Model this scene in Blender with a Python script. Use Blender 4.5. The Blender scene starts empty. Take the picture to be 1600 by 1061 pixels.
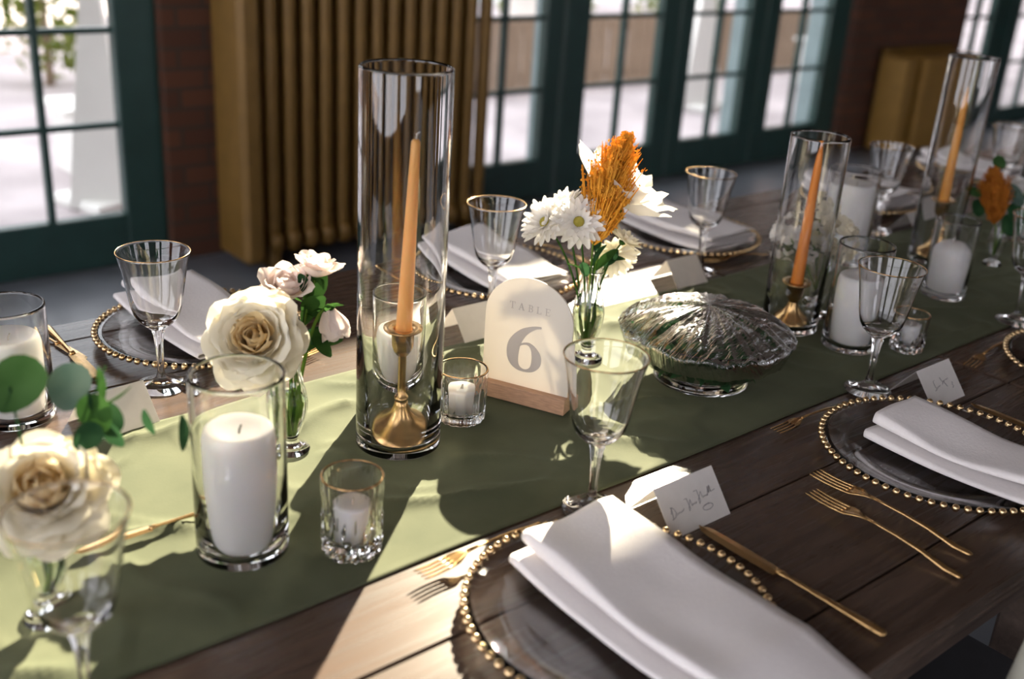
import bpy, math, random
from mathutils import Vector, Matrix, Quaternion, noise
random.seed(7)
pi = math.pi
scene = bpy.context.scene
COL = scene.collection

# ------------------------------------------------------------------ camera, sky, sun, exposure
cam_d = bpy.data.cameras.new('camera'); cam = bpy.data.objects.new('camera', cam_d); COL.objects.link(cam)
AX = [(0.76858599, -0.20130488, 0.60724947), (-0.63681682, -0.33147485, 0.6961241), (0.06115475, -0.92173791, -0.38296126)]
m = Matrix.Identity(4)
for i in range(3):
    m[i][0] = AX[i][0]; m[i][1] = -AX[i][1]; m[i][2] = -AX[i][2]
m[0][3], m[1][3], m[2][3] = 0, 0, 1.45
cam.matrix_world = m
cam_d.sensor_width = 36; cam_d.lens = 38.04; cam_d.clip_start = 0.05; cam_d.clip_end = 200
cam_d.dof.use_dof = True; cam_d.dof.focus_distance = 1.52; cam_d.dof.aperture_fstop = 2.6
scene.camera = cam

world = bpy.data.worlds.new('sky'); scene.world = world; world.use_nodes = True
wn = world.node_tree.nodes; wl = world.node_tree.links
bg = wn['Background']; bg.inputs['Strength'].default_value = 3.2
bg.inputs['Color'].default_value = (0.94, 0.93, 1.0, 1)

SUN_EL = math.radians(28); SUN_AZ = math.atan2(0.64, 0.77)
sd = bpy.data.lights.new('sun', 'SUN'); sun = bpy.data.objects.new('sun', sd); COL.objects.link(sun)
sd.energy = 25; sd.angle = math.radians(0.53); sd.color = (1.0, 0.85, 0.65)
sun_dir = Vector((math.cos(SUN_EL) * math.cos(SUN_AZ), math.cos(SUN_EL) * math.sin(SUN_AZ), math.sin(SUN_EL)))
sun.rotation_euler = sun_dir.to_track_quat('Z', 'Y').to_euler(); sun.location = (8, 8, 8)

scene.view_settings.view_transform = 'Standard'; scene.view_settings.look = 'None'
scene.view_settings.gamma = 1.0; scene.view_settings.use_curve_mapping = False
scene.view_settings.exposure = 0.5
cy = scene.cycles
cy.max_bounces = 20; cy.transmission_bounces = 20; cy.transparent_max_bounces = 40; cy.glossy_bounces = 6; cy.diffuse_bounces = 4
cy.use_denoising = True; cy.sample_clamp_indirect = 8.0; cy.blur_glossy = 0.4

# ------------------------------------------------------------------ helpers
T = 0.75          # table top
RT = 0.7535       # on the runner

def mat(name, col, rough=0.5, metal=0.0, var=0.0, scale=30.0, bump=0.0, spec=0.5, sheen=0.0, stretch=(1, 1, 1), sss=0.0, col2=None, detail=4):
    M = bpy.data.materials.new(name); M.use_nodes = True
    N = M.node_tree.nodes; L = M.node_tree.links; b = N['Principled BSDF']
    b.inputs['Roughness'].default_value = rough; b.inputs['Metallic'].default_value = metal
    b.inputs['Specular IOR Level'].default_value = spec
    if sheen: b.inputs['Sheen Weight'].default_value = sheen
    if sss:
        b.inputs['Subsurface Weight'].default_value = sss; b.inputs['Subsurface Radius'].default_value = (1, .8, .6); b.inputs['Subsurface Scale'].default_value = 0.02
    tc = N.new('ShaderNodeTexCoord'); mp = N.new('ShaderNodeMapping'); mp.inputs['Scale'].default_value = stretch
    L.new(tc.outputs['Object'], mp.inputs['Vector'])
    nz = N.new('ShaderNodeTexNoise'); nz.inputs['Scale'].default_value = scale; nz.inputs['Detail'].default_value = detail
    L.new(mp.outputs['Vector'], nz.inputs['Vector'])
    cr = N.new('ShaderNodeValToRGB')
    c2 = col2 if col2 else tuple(max(0, c * (1 + var)) for c in col)
    c1 = col if col2 else tuple(max(0, c * (1 - var)) for c in col)
    cr.color_ramp.elements[0].color = (*c1, 1); cr.color_ramp.elements[1].color = (*c2, 1)
    cr.color_ramp.elements[0].position = 0.3; cr.color_ramp.elements[1].position = 0.7
    L.new(nz.outputs['Fac'], cr.inputs['Fac']); L.new(cr.outputs['Color'], b.inputs['Base Color'])
    if bump:
        bp = N.new('ShaderNodeBump'); bp.inputs['Strength'].default_value = bump; bp.inputs['Distance'].default_value = 0.002
        L.new(nz.outputs['Fac'], bp.inputs['Height']); L.new(bp.outputs['Normal'], b.inputs['Normal'])
    return M

def glass(name, tr=0.35, ior=1.45, col=(1, 1, 1), rough=0.0):
    M = bpy.data.materials.new(name); M.use_nodes = True
    N = M.node_tree.nodes; L = M.node_tree.links
    N.remove(N['Principled BSDF']); out = N['Material Output']
    g = N.new('ShaderNodeBsdfGlass'); g.inputs['IOR'].default_value = ior; g.inputs['Roughness'].default_value = rough; g.inputs['Color'].default_value = (*col, 1)
    t = N.new('ShaderNodeBsdfTransparent'); t.inputs['Color'].default_value = (*col, 1)
    mx = N.new('ShaderNodeMixShader'); mx.inputs[0].default_value = tr
    L.new(g.outputs[0], mx.inputs[1]); L.new(t.outputs[0], mx.inputs[2]); L.new(mx.outputs[0], out.inputs['Surface'])
    return M

def pane_glass(name, tint=(.96, .98, .97), film=0.0):
    """thin sheet: transparent with fresnel gloss, optionally a wrinkled film"""
    M = bpy.data.materials.new(name); M.use_nodes = True
    N = M.node_tree.nodes; L = M.node_tree.links
    N.remove(N['Principled BSDF']); out = N['Material Output']
    g = N.new('ShaderNodeBsdfGlossy'); g.inputs['Roughness'].default_value = 0.02 if not film else 0.12
    t = N.new('ShaderNodeBsdfTransparent'); t.inputs['Color'].default_value = (*tint, 1)
    f = N.new('ShaderNodeFresnel'); f.inputs['IOR'].default_value = 1.45 if not film else 1.75
    mx = N.new('ShaderNodeMixShader')
    geo = N.new('ShaderNodeNewGeometry'); io = N.new('ShaderNodeMix'); n0 = f.inputs['IOR'].default_value
    io.inputs[2].default_value = n0; io.inputs[3].default_value = 1 / n0      # same sheet reflectance from both faces
    L.new(geo.outputs['Backfacing'], io.inputs[0]); L.new(io.outputs[0], f.inputs['IOR'])
    L.new(f.outputs[0], mx.inputs[0]); L.new(t.outputs[0], mx.inputs[1]); L.new(g.outputs[0], mx.inputs[2]); L.new(mx.outputs[0], out.inputs['Surface'])
    return M

def petal_mat(name, col, col2, tr=0.45, scale=25):
    M = bpy.data.materials.new(name); M.use_nodes = True
    N = M.node_tree.nodes; L = M.node_tree.links
    N.remove(N['Principled BSDF']); out = N['Material Output']
    d = N.new('ShaderNodeBsdfDiffuse'); t = N.new('ShaderNodeBsdfTranslucent'); mx = N.new('ShaderNodeMixShader'); mx.inputs[0].default_value = tr
    tc = N.new('ShaderNodeTexCoord'); nz = N.new('ShaderNodeTexNoise'); nz.inputs['Scale'].default_value = scale
    cr = N.new('ShaderNodeValToRGB'); cr.color_ramp.elements[0].color = (*col, 1); cr.color_ramp.elements[1].color = (*col2, 1)
    cr.color_ramp.elements[0].position = .35; cr.color_ramp.elements[1].position = .65
    L.new(tc.outputs['Object'], nz.inputs['Vector']); L.new(nz.outputs['Fac'], cr.inputs['Fac'])
    L.new(cr.outputs[0], d.inputs['Color']); L.new(cr.outputs[0], t.inputs['Color'])
    L.new(d.outputs[0], mx.inputs[1]); L.new(t.outputs[0], mx.inputs[2]); L.new(mx.outputs[0], out.inputs['Surface'])
    return M

def mesh(name, v, f, smooth=True):
    me = bpy.data.meshes.new(name); me.from_pydata([tuple(p) for p in v], [], f); me.validate(); me.update()
    if smooth: me.polygons.foreach_set('use_smooth', [True] * len(me.polygons))
    return me

def obj(name, me, m, parent=None, loc=(0, 0, 0), rot=None, scale=None):
    o = bpy.data.objects.new(name, me); COL.objects.link(o)
    if m and (len(me.materials) == 0): me.materials.append(m)
    if parent: o.parent = parent
    o.location = loc
    if rot is not None:
        if isinstance(rot, Quaternion): o.rotation_mode = 'QUATERNION'; o.rotation_quaternion = rot
        else: o.rotation_euler = rot
    if scale is not None: o.scale = scale if hasattr(scale, '__len__') else (scale,) * 3
    return o

def tag(o, label, cat, group=None):
    o['label'] = label; o['category'] = cat
    if group: o['group'] = group
    return o

def thing(name, label, cat, loc=(0, 0, 0), rz=0.0, group=None):
    o = bpy.data.objects.new(name, None); COL.objects.link(o); o.location = loc; o.rotation_euler = (0, 0, rz); o.empty_display_size = .02
    return tag(o, label, cat, group)

def struct(o): o['kind'] = 'structure'; return o

class MB:
    def __init__(s): s.v = []; s.f = []
    def add(s, v, f):
        n = len(s.v); s.v += [tuple(p) for p in v]; s.f += [tuple(i + n for i in q) for q in f]; return s
    def box(s, a, b):
        (x0, y0, z0), (x1, y1, z1) = a, b
        return s.add([(x0, y0, z0), (x1, y0, z0), (x1, y1, z0), (x0, y1, z0), (x0, y0, z1), (x1, y0, z1), (x1, y1, z1), (x0, y1, z1)],
                     [(0, 3, 2, 1), (4, 5, 6, 7), (0, 1, 5, 4), (1, 2, 6, 5), (2, 3, 7, 6), (3, 0, 4, 7)])
    def bbox(s, a, b, e):
        """box with chamfered edges"""
        a = Vector(a); b = Vector(b); v = []; f = []
        c = (a + b) / 2; h = (b - a) / 2
        idx = {}
        for sx in (-1, 1):
            for sy in (-1, 1):
                for sz in (-1, 1):
                    for ax in range(3):
                        d = [h.x - e, h.y - e, h.z - e]; d[ax] += e
                        idx[sx, sy, sz, ax] = len(v); v.append(c + Vector((sx * d[0], sy * d[1], sz * d[2])))
        S = (-1, 1)
        for s1 in S:
            f.append([idx[s1, -1, -1, 0], idx[s1, 1, -1, 0], idx[s1, 1, 1, 0], idx[s1, -1, 1, 0]])
            f.append([idx[-1, s1, -1, 1], idx[1, s1, -1, 1], idx[1, s1, 1, 1], idx[-1, s1, 1, 1]])
            f.append([idx[-1, -1, s1, 2], idx[1, -1, s1, 2], idx[1, 1, s1, 2], idx[-1, 1, s1, 2]])
            for s2 in S:
                f.append([idx[s1, s2, -1, 0], idx[s1, s2, 1, 0], idx[s1, s2, 1, 1], idx[s1, s2, -1, 1]])
                f.append([idx[s1, -1, s2, 0], idx[s1, 1, s2, 0], idx[s1, 1, s2, 2], idx[s1, -1, s2, 2]])
                f.append([idx[-1, s1, s2, 1], idx[1, s1, s2, 1], idx[1, s1, s2, 2], idx[-1, s1, s2, 2]])
                for s3 in S: f.append([idx[s1, s2, s3, 0], idx[s1, s2, s3, 1], idx[s1, s2, s3, 2]])
        g = []
        for q in f:
            pts = [v[i] for i in q]; n = (pts[1] - pts[0]).cross(pts[2] - pts[0]); ct = sum(pts, Vector()) / len(pts)
            g.append(tuple(q) if n.dot(ct - c) > 0 else tuple(reversed(q)))
        return s.add(v, g)
    def tube(s, pts, r, seg=8, cap=True, flat=1.0):
        pts = [Vector(p) for p in pts]; n = len(pts)
        rs = r if hasattr(r, '__len__') else [r] * n
        v = []; f = []; up = None
        for i, p in enumerate(pts):
            d = (pts[min(i + 1, n - 1)] - pts[max(i - 1, 0)]).normalized()
            if up is None: up = Vector((0, 0, 1)) if abs(d.z) < .9 else Vector((0, 1, 0))
            sx = d.cross(up).normalized(); u2 = sx.cross(d).normalized()
            if abs(d.z) >= .9: up = u2
            for k in range(seg):
                a = 2 * pi * k / seg; v.append(p + sx * (rs[i] * math.cos(a)) + u2 * (rs[i] * flat * math.sin(a)))
        for i in range(n - 1):
            for k in range(seg):
                f.append((i * seg + k, i * seg + (k + 1) % seg, (i + 1) * seg + (k + 1) % seg, (i + 1) * seg + k))
        if cap: f.append(tuple(range(seg - 1, -1, -1))); f.append(tuple((n - 1) * seg + k for k in range(seg)))
        return s.add(v, f)
    def lathe(s, prof, seg=48, fn=None):
        """closed (r, z) outline spun round z; r may be 0 at both ends"""
        v = []; f = []; ring = []
        for i, (r, z) in enumerate(prof):
            if r < 1e-6: ring.append([len(v)]); v.append((0, 0, z))
            else:
                ids = []
                for k in range(seg):
                    a = 2 * pi * k / seg; rr = fn(r, z, a, i) if fn else r
                    ids.append(len(v)); v.append((rr * math.cos(a), rr * math.sin(a), z))
                ring.append(ids)
        for A, B in zip(ring[:-1], ring[1:]):
            if len(A) == 1 and len(B) == 1: continue
            for k in range(seg):
                k2 = (k + 1) % seg
                if len(A) == 1: f.append((A[0], B[k2], B[k]))
                elif len(B) == 1: f.append((A[k], A[k2], B[0]))
                else: f.append((A[k], A[k2], B[k2], B[k]))
        return s.add(v, f)
    def torus(s, R, r, z, seg=48, ss=8):
        v = []; f = []
        for k in range(seg):
            a = 2 * pi * k / seg
            for j in range(ss):
                b = 2 * pi * j / ss; q = R + r * math.cos(b); v.append((q * math.cos(a), q * math.sin(a), z + r * math.sin(b)))
        for k in range(seg):
            for j in range(ss):
                f.append((k * ss + j, ((k + 1) % seg) * ss + j, ((k + 1) % seg) * ss + (j + 1) % ss, k * ss + (j + 1) % ss))
        return s.add(v, f)
    def mesh(s, name, smooth=True): return mesh(name, s.v, s.f, smooth)

def closed_vessel(outer, wall, floor_z):
    """outer: [(r,z)...] bottom to top -> closed outline with inner wall"""
    inner = [(max(r - wall, 0.0005), z) for r, z in outer if z > floor_z + 1e-6]
    first_r = inner[0][0]
    return [(0, outer[0][1])] + outer + [(inner[-1][0] + wall * .35, outer[-1][1] + wall * .4)] + inner[::-1] + [(first_r * .85, floor_z), (0, floor_z)]

# ------------------------------------------------------------------ materials
M = {}
M['glass'] = glass('clear_glass', 0)
M['goblet'] = glass('goblet_glass', 0)
M['plate_glass'] = glass('charger_glass', 0)
M['crystal'] = glass('cut_crystal', 0, 1.5)
M['water'] = glass('vase_water', 0, 1.33, (.95, 1, .9))
M['pane'] = pane_glass('window_pane')
def film_mat():
    W = bpy.data.materials.new('cling_film'); W.use_nodes = True
    N = W.node_tree.nodes; L = W.node_tree.links; N.remove(N['Principled BSDF']); out = N['Material Output']
    g = N.new('ShaderNodeBsdfGlossy'); g.inputs['Roughness'].default_value = .1; t = N.new('ShaderNodeBsdfTransparent'); t.inputs['Color'].default_value = (.94, .95, .94, 1)
    tc = N.new('ShaderNodeTexCoord'); mp = N.new('ShaderNodeMapping'); mp.inputs['Scale'].default_value = (9, 75, 9); mp.inputs['Rotation'].default_value = (0, 0, .5)
    n1 = N.new('ShaderNodeTexNoise'); n1.inputs['Scale'].default_value = 1.6; n1.inputs['Detail'].default_value = 5; n1.inputs['Distortion'].default_value = .8
    bp = N.new('ShaderNodeBump'); bp.inputs['Strength'].default_value = 1.0; bp.inputs['Distance'].default_value = .0055
    L.new(tc.outputs['Object'], mp.inputs[0]); L.new(mp.outputs[0], n1.inputs['Vector']); L.new(n1.outputs['Fac'], bp.inputs['Height']); L.new(bp.outputs[0], g.inputs['Normal'])
    lw = N.new('ShaderNodeLayerWeight'); lw.inputs['Blend'].default_value = .32; L.new(bp.outputs[0], lw.inputs['Normal'])
    mr = N.new('ShaderNodeMapRange'); mr.inputs['To Min'].default_value = .07; mr.inputs['To Max'].default_value = .85; L.new(lw.outputs['Fresnel'], mr.inputs['Value'])
    mx = N.new('ShaderNodeMixShader'); L.new(mr.outputs[0], mx.inputs[0]); L.new(t.outputs[0], mx.inputs[1]); L.new(g.outputs[0], mx.inputs[2]); L.new(mx.outputs[0], out.inputs['Surface'])
    return W
M['film'] = film_mat()
M['gold'] = mat('brushed_gold', (.72, .46, .2), .24, 1.0, .12, 60)
M['goldrim'] = mat('gold_rim', (.78, .5, .24), .2, 1.0, .05)
M['bead'] = mat('gold_bead', (.8, .58, .32), .16, 1.0, .05)
M['brass'] = mat('aged_brass', (.62, .4, .18), .26, 1.0, .18, 22)
M['wax'] = mat('white_wax', (.86, .84, .82), .55, 0, .02, 20, .15, sss=.25)
M['taper_o'] = mat('orange_wax', (.76, .25, .035), .4, 0, .06, 15, sss=.2)
M['taper_p'] = mat('peach_wax', (.8, .4, .115), .4, 0, .06, 15, sss=.25)
M['taper_y'] = mat('ochre_wax', (.74, .33, .06), .4, 0, .06, 15, sss=.2)
M['wick'] = mat('wick', (.5, .46, .4), .9)
M['wickd'] = mat('burnt_wick', (.05, .045, .04), .9)
M['linen'] = mat('white_linen', (.83, .79, .78), .85, 0, .02, 260, .25, sheen=.2)
M['card'] = mat('card_stock', (.83, .8, .78), .8, 0, .01, 200)
M['ink'] = mat('ink', (.16, .15, .17), .7)
M['signtext'] = petal_mat('sign_lettering', (.60, .555, .51), (.62, .575, .53), .16, 20)
M['oak'] = mat('oak_block', (.5, .3, .19), .55, 0, .18, 40, .2, stretch=(2, 14, 14))
M['leaf'] = petal_mat('leaf_green', (.028, .075, .016), (.05, .12, .028), .2)
M['leafd'] = petal_mat('leaf_dark', (.02, .06, .025), (.04, .10, .04), .25)
M['euc'] = petal_mat('eucalyptus', (.035, .085, .025), (.055, .12, .04), .15)
M['eucb'] = petal_mat('eucalyptus_blue', (.07, .12, .10), (.11, .16, .13), .25)
M['stem'] = petal_mat('stem_green', (.10, .22, .03), (.2, .3, .06), .3)
M['cream'] = petal_mat('cream_petal', (.88, .82, .66), (.92, .88, .76), .35)
M['creamc'] = petal_mat('cream_heart', (.85, .66, .34), (.9, .76, .5), .35)
M['white'] = petal_mat('white_petal', (.86, .84, .8), (.9, .88, .86), .4)
M['blush'] = petal_mat('blush_petal', (.85, .72, .66), (.9, .82, .78), .35)
M['plume'] = petal_mat('amaranth', (.8, .38, .04), (.9, .5, .08), .35, 60)
M['plumed'] = petal_mat('amaranth_rust', (.42, .14, .025), (.55, .2, .03), .3, 60)
M['yellowc'] = petal_mat('daisy_heart', (.35, .3, .05), (.5, .42, .1), .1, 90)
M['wall'] = mat('teal_paint', (.018, .05, .042), .5, 0, .15, 8)
M['teal'] = mat('teal_frame_paint', (.019, .054, .047), .4, 0, .12, 10, .1)
M['jamb'] = mat('sky_reflection_jamb', (.24, .32, .33), .5, 0, .08, 8)  # pale blue stands in for sky reflected on the jamb sides
M['radi'] = mat('gold_radiator_paint', (.2, .108, .022), .42, .25, .12, 12, .1)
M['radi2'] = mat('ochre_radiator_paint', (.36, .2, .045), .45, .15, .1, 12, .1)
M['pine'] = mat('slat_wood', (.36, .27, .19), .7, 0, .2, 12, .1, stretch=(6, 6, 1))
M['whitep'] = mat('white_paint', (.8, .8, .77), .5, 0, .02, 10)
M['shrub'] = petal_mat('shrub_leaf', (.12, .17, .04), (.32, .34, .1), .4, 8)
M['ceil'] = mat('ceiling_boards', (.20, .16, .13), .8, 0, .15, 8)
M['seatd'] = mat('dark_seat', (.04, .04, .045), .7, 0, .1, 30)
M['chairw'] = mat('chair_grey_wood', (.34, .33, .27), .5, 0, .12, 20, .1)

def wood_mat(name, c1, c2, rough):
    W = bpy.data.materials.new(name); W.use_nodes = True
    N = W.node_tree.nodes; L = W.node_tree.links; b = N['Principled BSDF']
    tc = N.new('ShaderNodeTexCoord'); oi = N.new('ShaderNodeObjectInfo'); ad = N.new('ShaderNodeVectorMath'); ad.operation = 'ADD'
    sc = N.new('ShaderNodeVectorMath'); sc.operation = 'SCALE'; sc.inputs['Scale'].default_value = 13.0
    cx = N.new('ShaderNodeCombineXYZ'); L.new(oi.outputs['Random'], cx.inputs[0]); L.new(oi.outputs['Random'], cx.inputs[1])
    L.new(cx.outputs[0], sc.inputs[0]); L.new(tc.outputs['Object'], ad.inputs[0]); L.new(sc.outputs[0], ad.inputs[1])
    mp = N.new('ShaderNodeMapping'); mp.inputs['Scale'].default_value = (1.2, 26, 26); L.new(ad.outputs[0], mp.inputs['Vector'])
    nz = N.new('ShaderNodeTexNoise'); nz.inputs['Scale'].default_value = 3.2; nz.inputs['Detail'].default_value = 9; nz.inputs['Roughness'].default_value = .65; nz.inputs['Distortion'].default_value = .4
    L.new(mp.outputs[0], nz.inputs['Vector'])
    cr = N.new('ShaderNodeValToRGB'); cr.color_ramp.elements[0].color = (*c1, 1); cr.color_ramp.elements[1].color = (*c2, 1)
    cr.color_ramp.elements[0].position = .3; cr.color_ramp.elements[1].position = .72
    L.new(nz.outputs['Fac'], cr.inputs['Fac']); L.new(cr.outputs[0], b.inputs['Base Color'])
    mr = N.new('ShaderNodeMapRange'); mr.inputs['To Min'].default_value = rough + .12; mr.inputs['To Max'].default_value = rough - .08
    L.new(nz.outputs['Fac'], mr.inputs['Value']); L.new(mr.outputs[0], b.inputs['Roughness'])
    bp = N.new('ShaderNodeBump'); bp.inputs['Strength'].default_value = .2; bp.inputs['Distance'].default_value = .001
    L.new(nz.outputs['Fac'], bp.inputs['Height']); L.new(bp.outputs[0], b.inputs['Normal'])
    return W
M['plank'] = wood_mat('walnut_planks', (.045, .028, .02), (.115, .074, .053), .25)
M['apron'] = wood_mat('table_frame', (.06, .04, .03), (.12, .08, .06), .55)

def runner_mat():
    W = bpy.data.materials.new('olive_gauze'); W.use_nodes = True
    N = W.node_tree.nodes; L = W.node_tree.links; b = N['Principled BSDF']
    b.inputs['Roughness'].default_value = .9; b.inputs['Sheen Weight'].default_value = .12; b.inputs['Specular IOR Level'].default_value = .2
    b.inputs['Sheen Tint'].default_value = (.85, .9, .6, 1)
    tc = N.new('ShaderNodeTexCoord')
    n1 = N.new('ShaderNodeTexNoise'); n1.inputs['Scale'].default_value = 9; n1.inputs['Detail'].default_value = 6
    mp = N.new('ShaderNodeMapping'); mp.inputs['Scale'].default_value = (260, 700, 1)
    n2 = N.new('ShaderNodeTexNoise'); n2.inputs['Scale'].default_value = 1.0; n2.inputs['Detail'].default_value = 3
    L.new(tc.outputs['Object'], n1.inputs['Vector']); L.new(tc.outputs['Object'], mp.inputs['Vector']); L.new(mp.outputs[0], n2.inputs['Vector'])
    cr = N.new('ShaderNodeValToRGB'); cr.color_ramp.elements[0].color = (.064, .074, .041, 1); cr.color_ramp.elements[1].color = (.1, .108, .062, 1)
    cr.color_ramp.elements[0].position = .3; cr.color_ramp.elements[1].position = .7
    L.new(n1.outputs['Fac'], cr.inputs['Fac']); L.new(cr.outputs[0], b.inputs['Base Color'])
    bp = N.new('ShaderNodeBump'); bp.inputs['Strength'].default_value = .3; bp.inputs['Distance'].default_value = .0006
    L.new(n2.outputs['Fac'], bp.inputs['Height']); L.new(bp.outputs[0], b.inputs['Normal'])
    return W
M['runner'] = runner_mat()

def brick_mat(name, c1, c2, mortar, sc=1.0):
    W = bpy.data.materials.new(name); W.use_nodes = True
    N = W.node_tree.nodes; L = W.node_tree.links; b = N['Principled BSDF']; b.inputs['Roughness'].default_value = .85
    tc = N.new('ShaderNodeTexCoord'); sp = N.new('ShaderNodeSeparateXYZ'); cb = N.new('ShaderNodeCombineXYZ'); ad = N.new('ShaderNodeMath')
    L.new(tc.outputs['Object'], sp.inputs[0]); L.new(sp.outputs[0], ad.inputs[0]); L.new(sp.outputs[1], ad.inputs[1])
    L.new(ad.outputs[0], cb.inputs[0]); L.new(sp.outputs[2], cb.inputs[1])
    br = N.new('ShaderNodeTexBrick'); br.inputs['Scale'].default_value = 1.0 / sc; br.inputs['Brick Width'].default_value = .215; br.inputs['Row Height'].default_value = .075
    br.inputs['Mortar Size'].default_value = .008; br.inputs['Color1'].default_value = (*c1, 1); br.inputs['Color2'].default_value = (*c2, 1); br.inputs['Mortar'].default_value = (*mortar, 1)
    L.new(cb.outputs[0], br.inputs['Vector']); L.new(br.outputs['Color'], b.inputs['Base Color'])
    bp = N.new('ShaderNodeBump'); bp.inputs['Strength'].default_value = .6; bp.inputs['Distance'].default_value = .006; bp.invert = True
    L.new(br.outputs['Fac'], bp.inputs['Height']); L.new(bp.outputs[0], b.inputs['Normal'])
    return W
M['brick'] = brick_mat('red_brick', (.125, .045, .02), (.08, .03, .015), (.06, .036, .024))
M['brickout'] = brick_mat('outer_brick', (.42, .26, .2), (.34, .2, .15), (.4, .34, .3))
M['floor'] = mat('slate_floor', (.15, .16, .18), .32, 0, .2, 4, .05)
M['patio'] = mat('patio_paving', (.42, .375, .385), .8, 0, .3, 1.3, .2)

# ------------------------------------------------------------------ setting: floor, walls, doors
def box_obj(name, a, b, m, parent=None, e=0.0):
    mb = MB(); (mb.bbox(a, b, e) if e else mb.box(a, b)); return obj(name, mb.mesh(name, False), m, parent)

WY = 4.0
fl = struct(box_obj('floor', (-3, -5.3, -.1), (14, WY + .1, 0), M['floor']))
struct(box_obj('ceiling', (-3, -5.3, 4.05), (14, WY + .3, 4.15), M['ceil']))
wlf = struct(bpy.data.objects.new('wall_left', None)); COL.objects.link(wlf)
for a_, b_ in ((-5.3, -4.3), (-2.1, -1.5), (.7, 1.3), (3.5, WY + .3)): box_obj('pier', (-3.0, a_, 0), (-2.8, b_, 4.05), M['brick'], wlf)
box_obj('spandrel', (-3.0, -5.3, 0), (-2.8, WY + .3, .7), M['brick'], wlf); box_obj('spandrel', (-3.0, -5.3, 3.4), (-2.8, WY + .3, 4.05), M['brick'], wlf)
struct(box_obj('wall_right', (14, -5.3, 0), (14.2, WY + .3, 4.05), M['brick']))
wf = struct(bpy.data.objects.new('wall_front', None)); COL.objects.link(wf)
for a_, b_ in ((-3, -.6), (.8, 4.6), (6.0, 9.6), (11, 14)): box_obj('pier', (a_, -5.3, 0), (b_, -5.0, 4.05), M['brick'], wf)
box_obj('spandrel', (-3, -5.3, 0), (14, -5.0, .9), M['brick'], wf); box_obj('spandrel', (-3, -5.3, 3.3), (14, -5.0, 4.05), M['brick'], wf)
gr = obj('patio_ground', MB().box((-14, WY + .1, -.14), (34, 22, -.02)).mesh('patio_ground', False), M['patio']); struct(gr)

# window wall: brick piers and spandrels
wb = struct(bpy.data.objects.new('wall_back', None)); COL.objects.link(wb)
HEAD = 2.5
bays = [(-0.05, 1.66), (3.0, 6.16), (7.48, 10.6)]      # door openings along x
edges = [-3] + [e for b in bays for e in b] + [14]
for i in range(0, len(edges), 2):
    box_obj('pier', (edges[i], WY - .02, 0), (edges[i + 1], WY + .3, 4.05), M['brick'], wb)
TX0, TX1, TZ0, TZ1 = 3.5, 5.2, 2.92, 3.8           # unseen high transom, opening shaped to drop sun patches on the table
for (a, b) in bays:
    if a < 3.2 < b:
        box_obj('lintel', (a, WY, HEAD), (b, WY + .3, TZ0), M['brick'], wb)
        box_obj('spandrel', (a, WY, TZ0), (TX0, WY + .3, 4.05), M['brick'], wb)
        box_obj('spandrel', (TX1, WY, TZ0), (b, WY + .3, 4.05), M['brick'], wb)
        box_obj('spandrel', (TX0, WY, TZ1), (TX1, WY + .3, 4.05), M['brick'], wb)
    else:
        box_obj('spandrel', (a, WY, HEAD), (b, WY + .3, 4.05), M['brick'], wb)

def leaf_door(name, x0, x1, gx0, gx1, cols, y=WY + .06, gz0=.2, top=HEAD, ph=.345, jamb=False):
    """glazed door leaf: stiles, rails, glazing bars, panes"""
    root = struct(bpy.data.objects.new(name, None)); COL.objects.link(root); root.location = ((x0 + x1) / 2, y, 0)
    cx = (x0 + x1) / 2
    def bx(n, a, b, m, e=.006):
        mb = MB(); mb.bbox((a[0] - cx, a[1], a[2]), (b[0] - cx, b[1], b[2]), e); return obj(n, mb.mesh(n, False), m, root)
    gz1 = top - .14
    bx('stile', (x0, -.03, .0), (gx0, .03, top), M['teal']); bx('stile', (gx1, -.03, .0), (x1, .03, top), M['teal'])
    bx('bottom_rail', (gx0, -.03, 0), (gx1, .03, gz0), M['teal']); bx('top_rail', (gx0, -.03, gz1), (gx1, .03, top), M['teal'])
    w = (gx1 - gx0) / cols
    for c in range(1, cols): bx('glazing_bar', (gx0 + c * w - .012, -.02, gz0), (gx0 + c * w + .012, .02, gz1), M['teal'], .003)
    zs = [gz0]
    while zs[-1] + ph < gz1 - .1: zs.append(zs[-1] + ph)
    zs.append(gz1)
    for z in zs[1:-1]: bx('glazing_bar', (gx0, -.017, z - .011), (gx1, .017, z + .011), M['teal'], .003)
    for c in range(cols):
        for z0, z1 in zip(zs[:-1], zs[1:]):
            mb = MB(); mb.box((gx0 + c * w - cx, -.003, z0), (gx0 + (c + 1) * w - cx, .003, z1)); obj('pane', mb.mesh('pane', False), M['pane'], root)
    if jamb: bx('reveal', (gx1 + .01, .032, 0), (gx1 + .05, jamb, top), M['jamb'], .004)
    return root
leaf_door('window_1', -.05, .78, .1, .66, 2)
leaf_door('window_2', .78, 1.66, .95, 1.5, 2)
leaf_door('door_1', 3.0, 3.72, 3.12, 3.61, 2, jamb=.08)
leaf_door('door_2', 3.74, 4.56, 3.9, 4.43, 2)
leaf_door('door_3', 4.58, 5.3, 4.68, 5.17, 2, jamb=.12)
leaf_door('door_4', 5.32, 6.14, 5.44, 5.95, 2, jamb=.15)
leaf_door('window_3', 7.5, 8.22, 7.56, 7.97, 2, gz0=.12)
leaf_door('window_4', 8.24, 9.4, 8.36, 9.26, 3, gz0=.12)
leaf_door('window_5', 9.42, 10.58, 9.54, 10.46, 3, gz0=.12)
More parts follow.
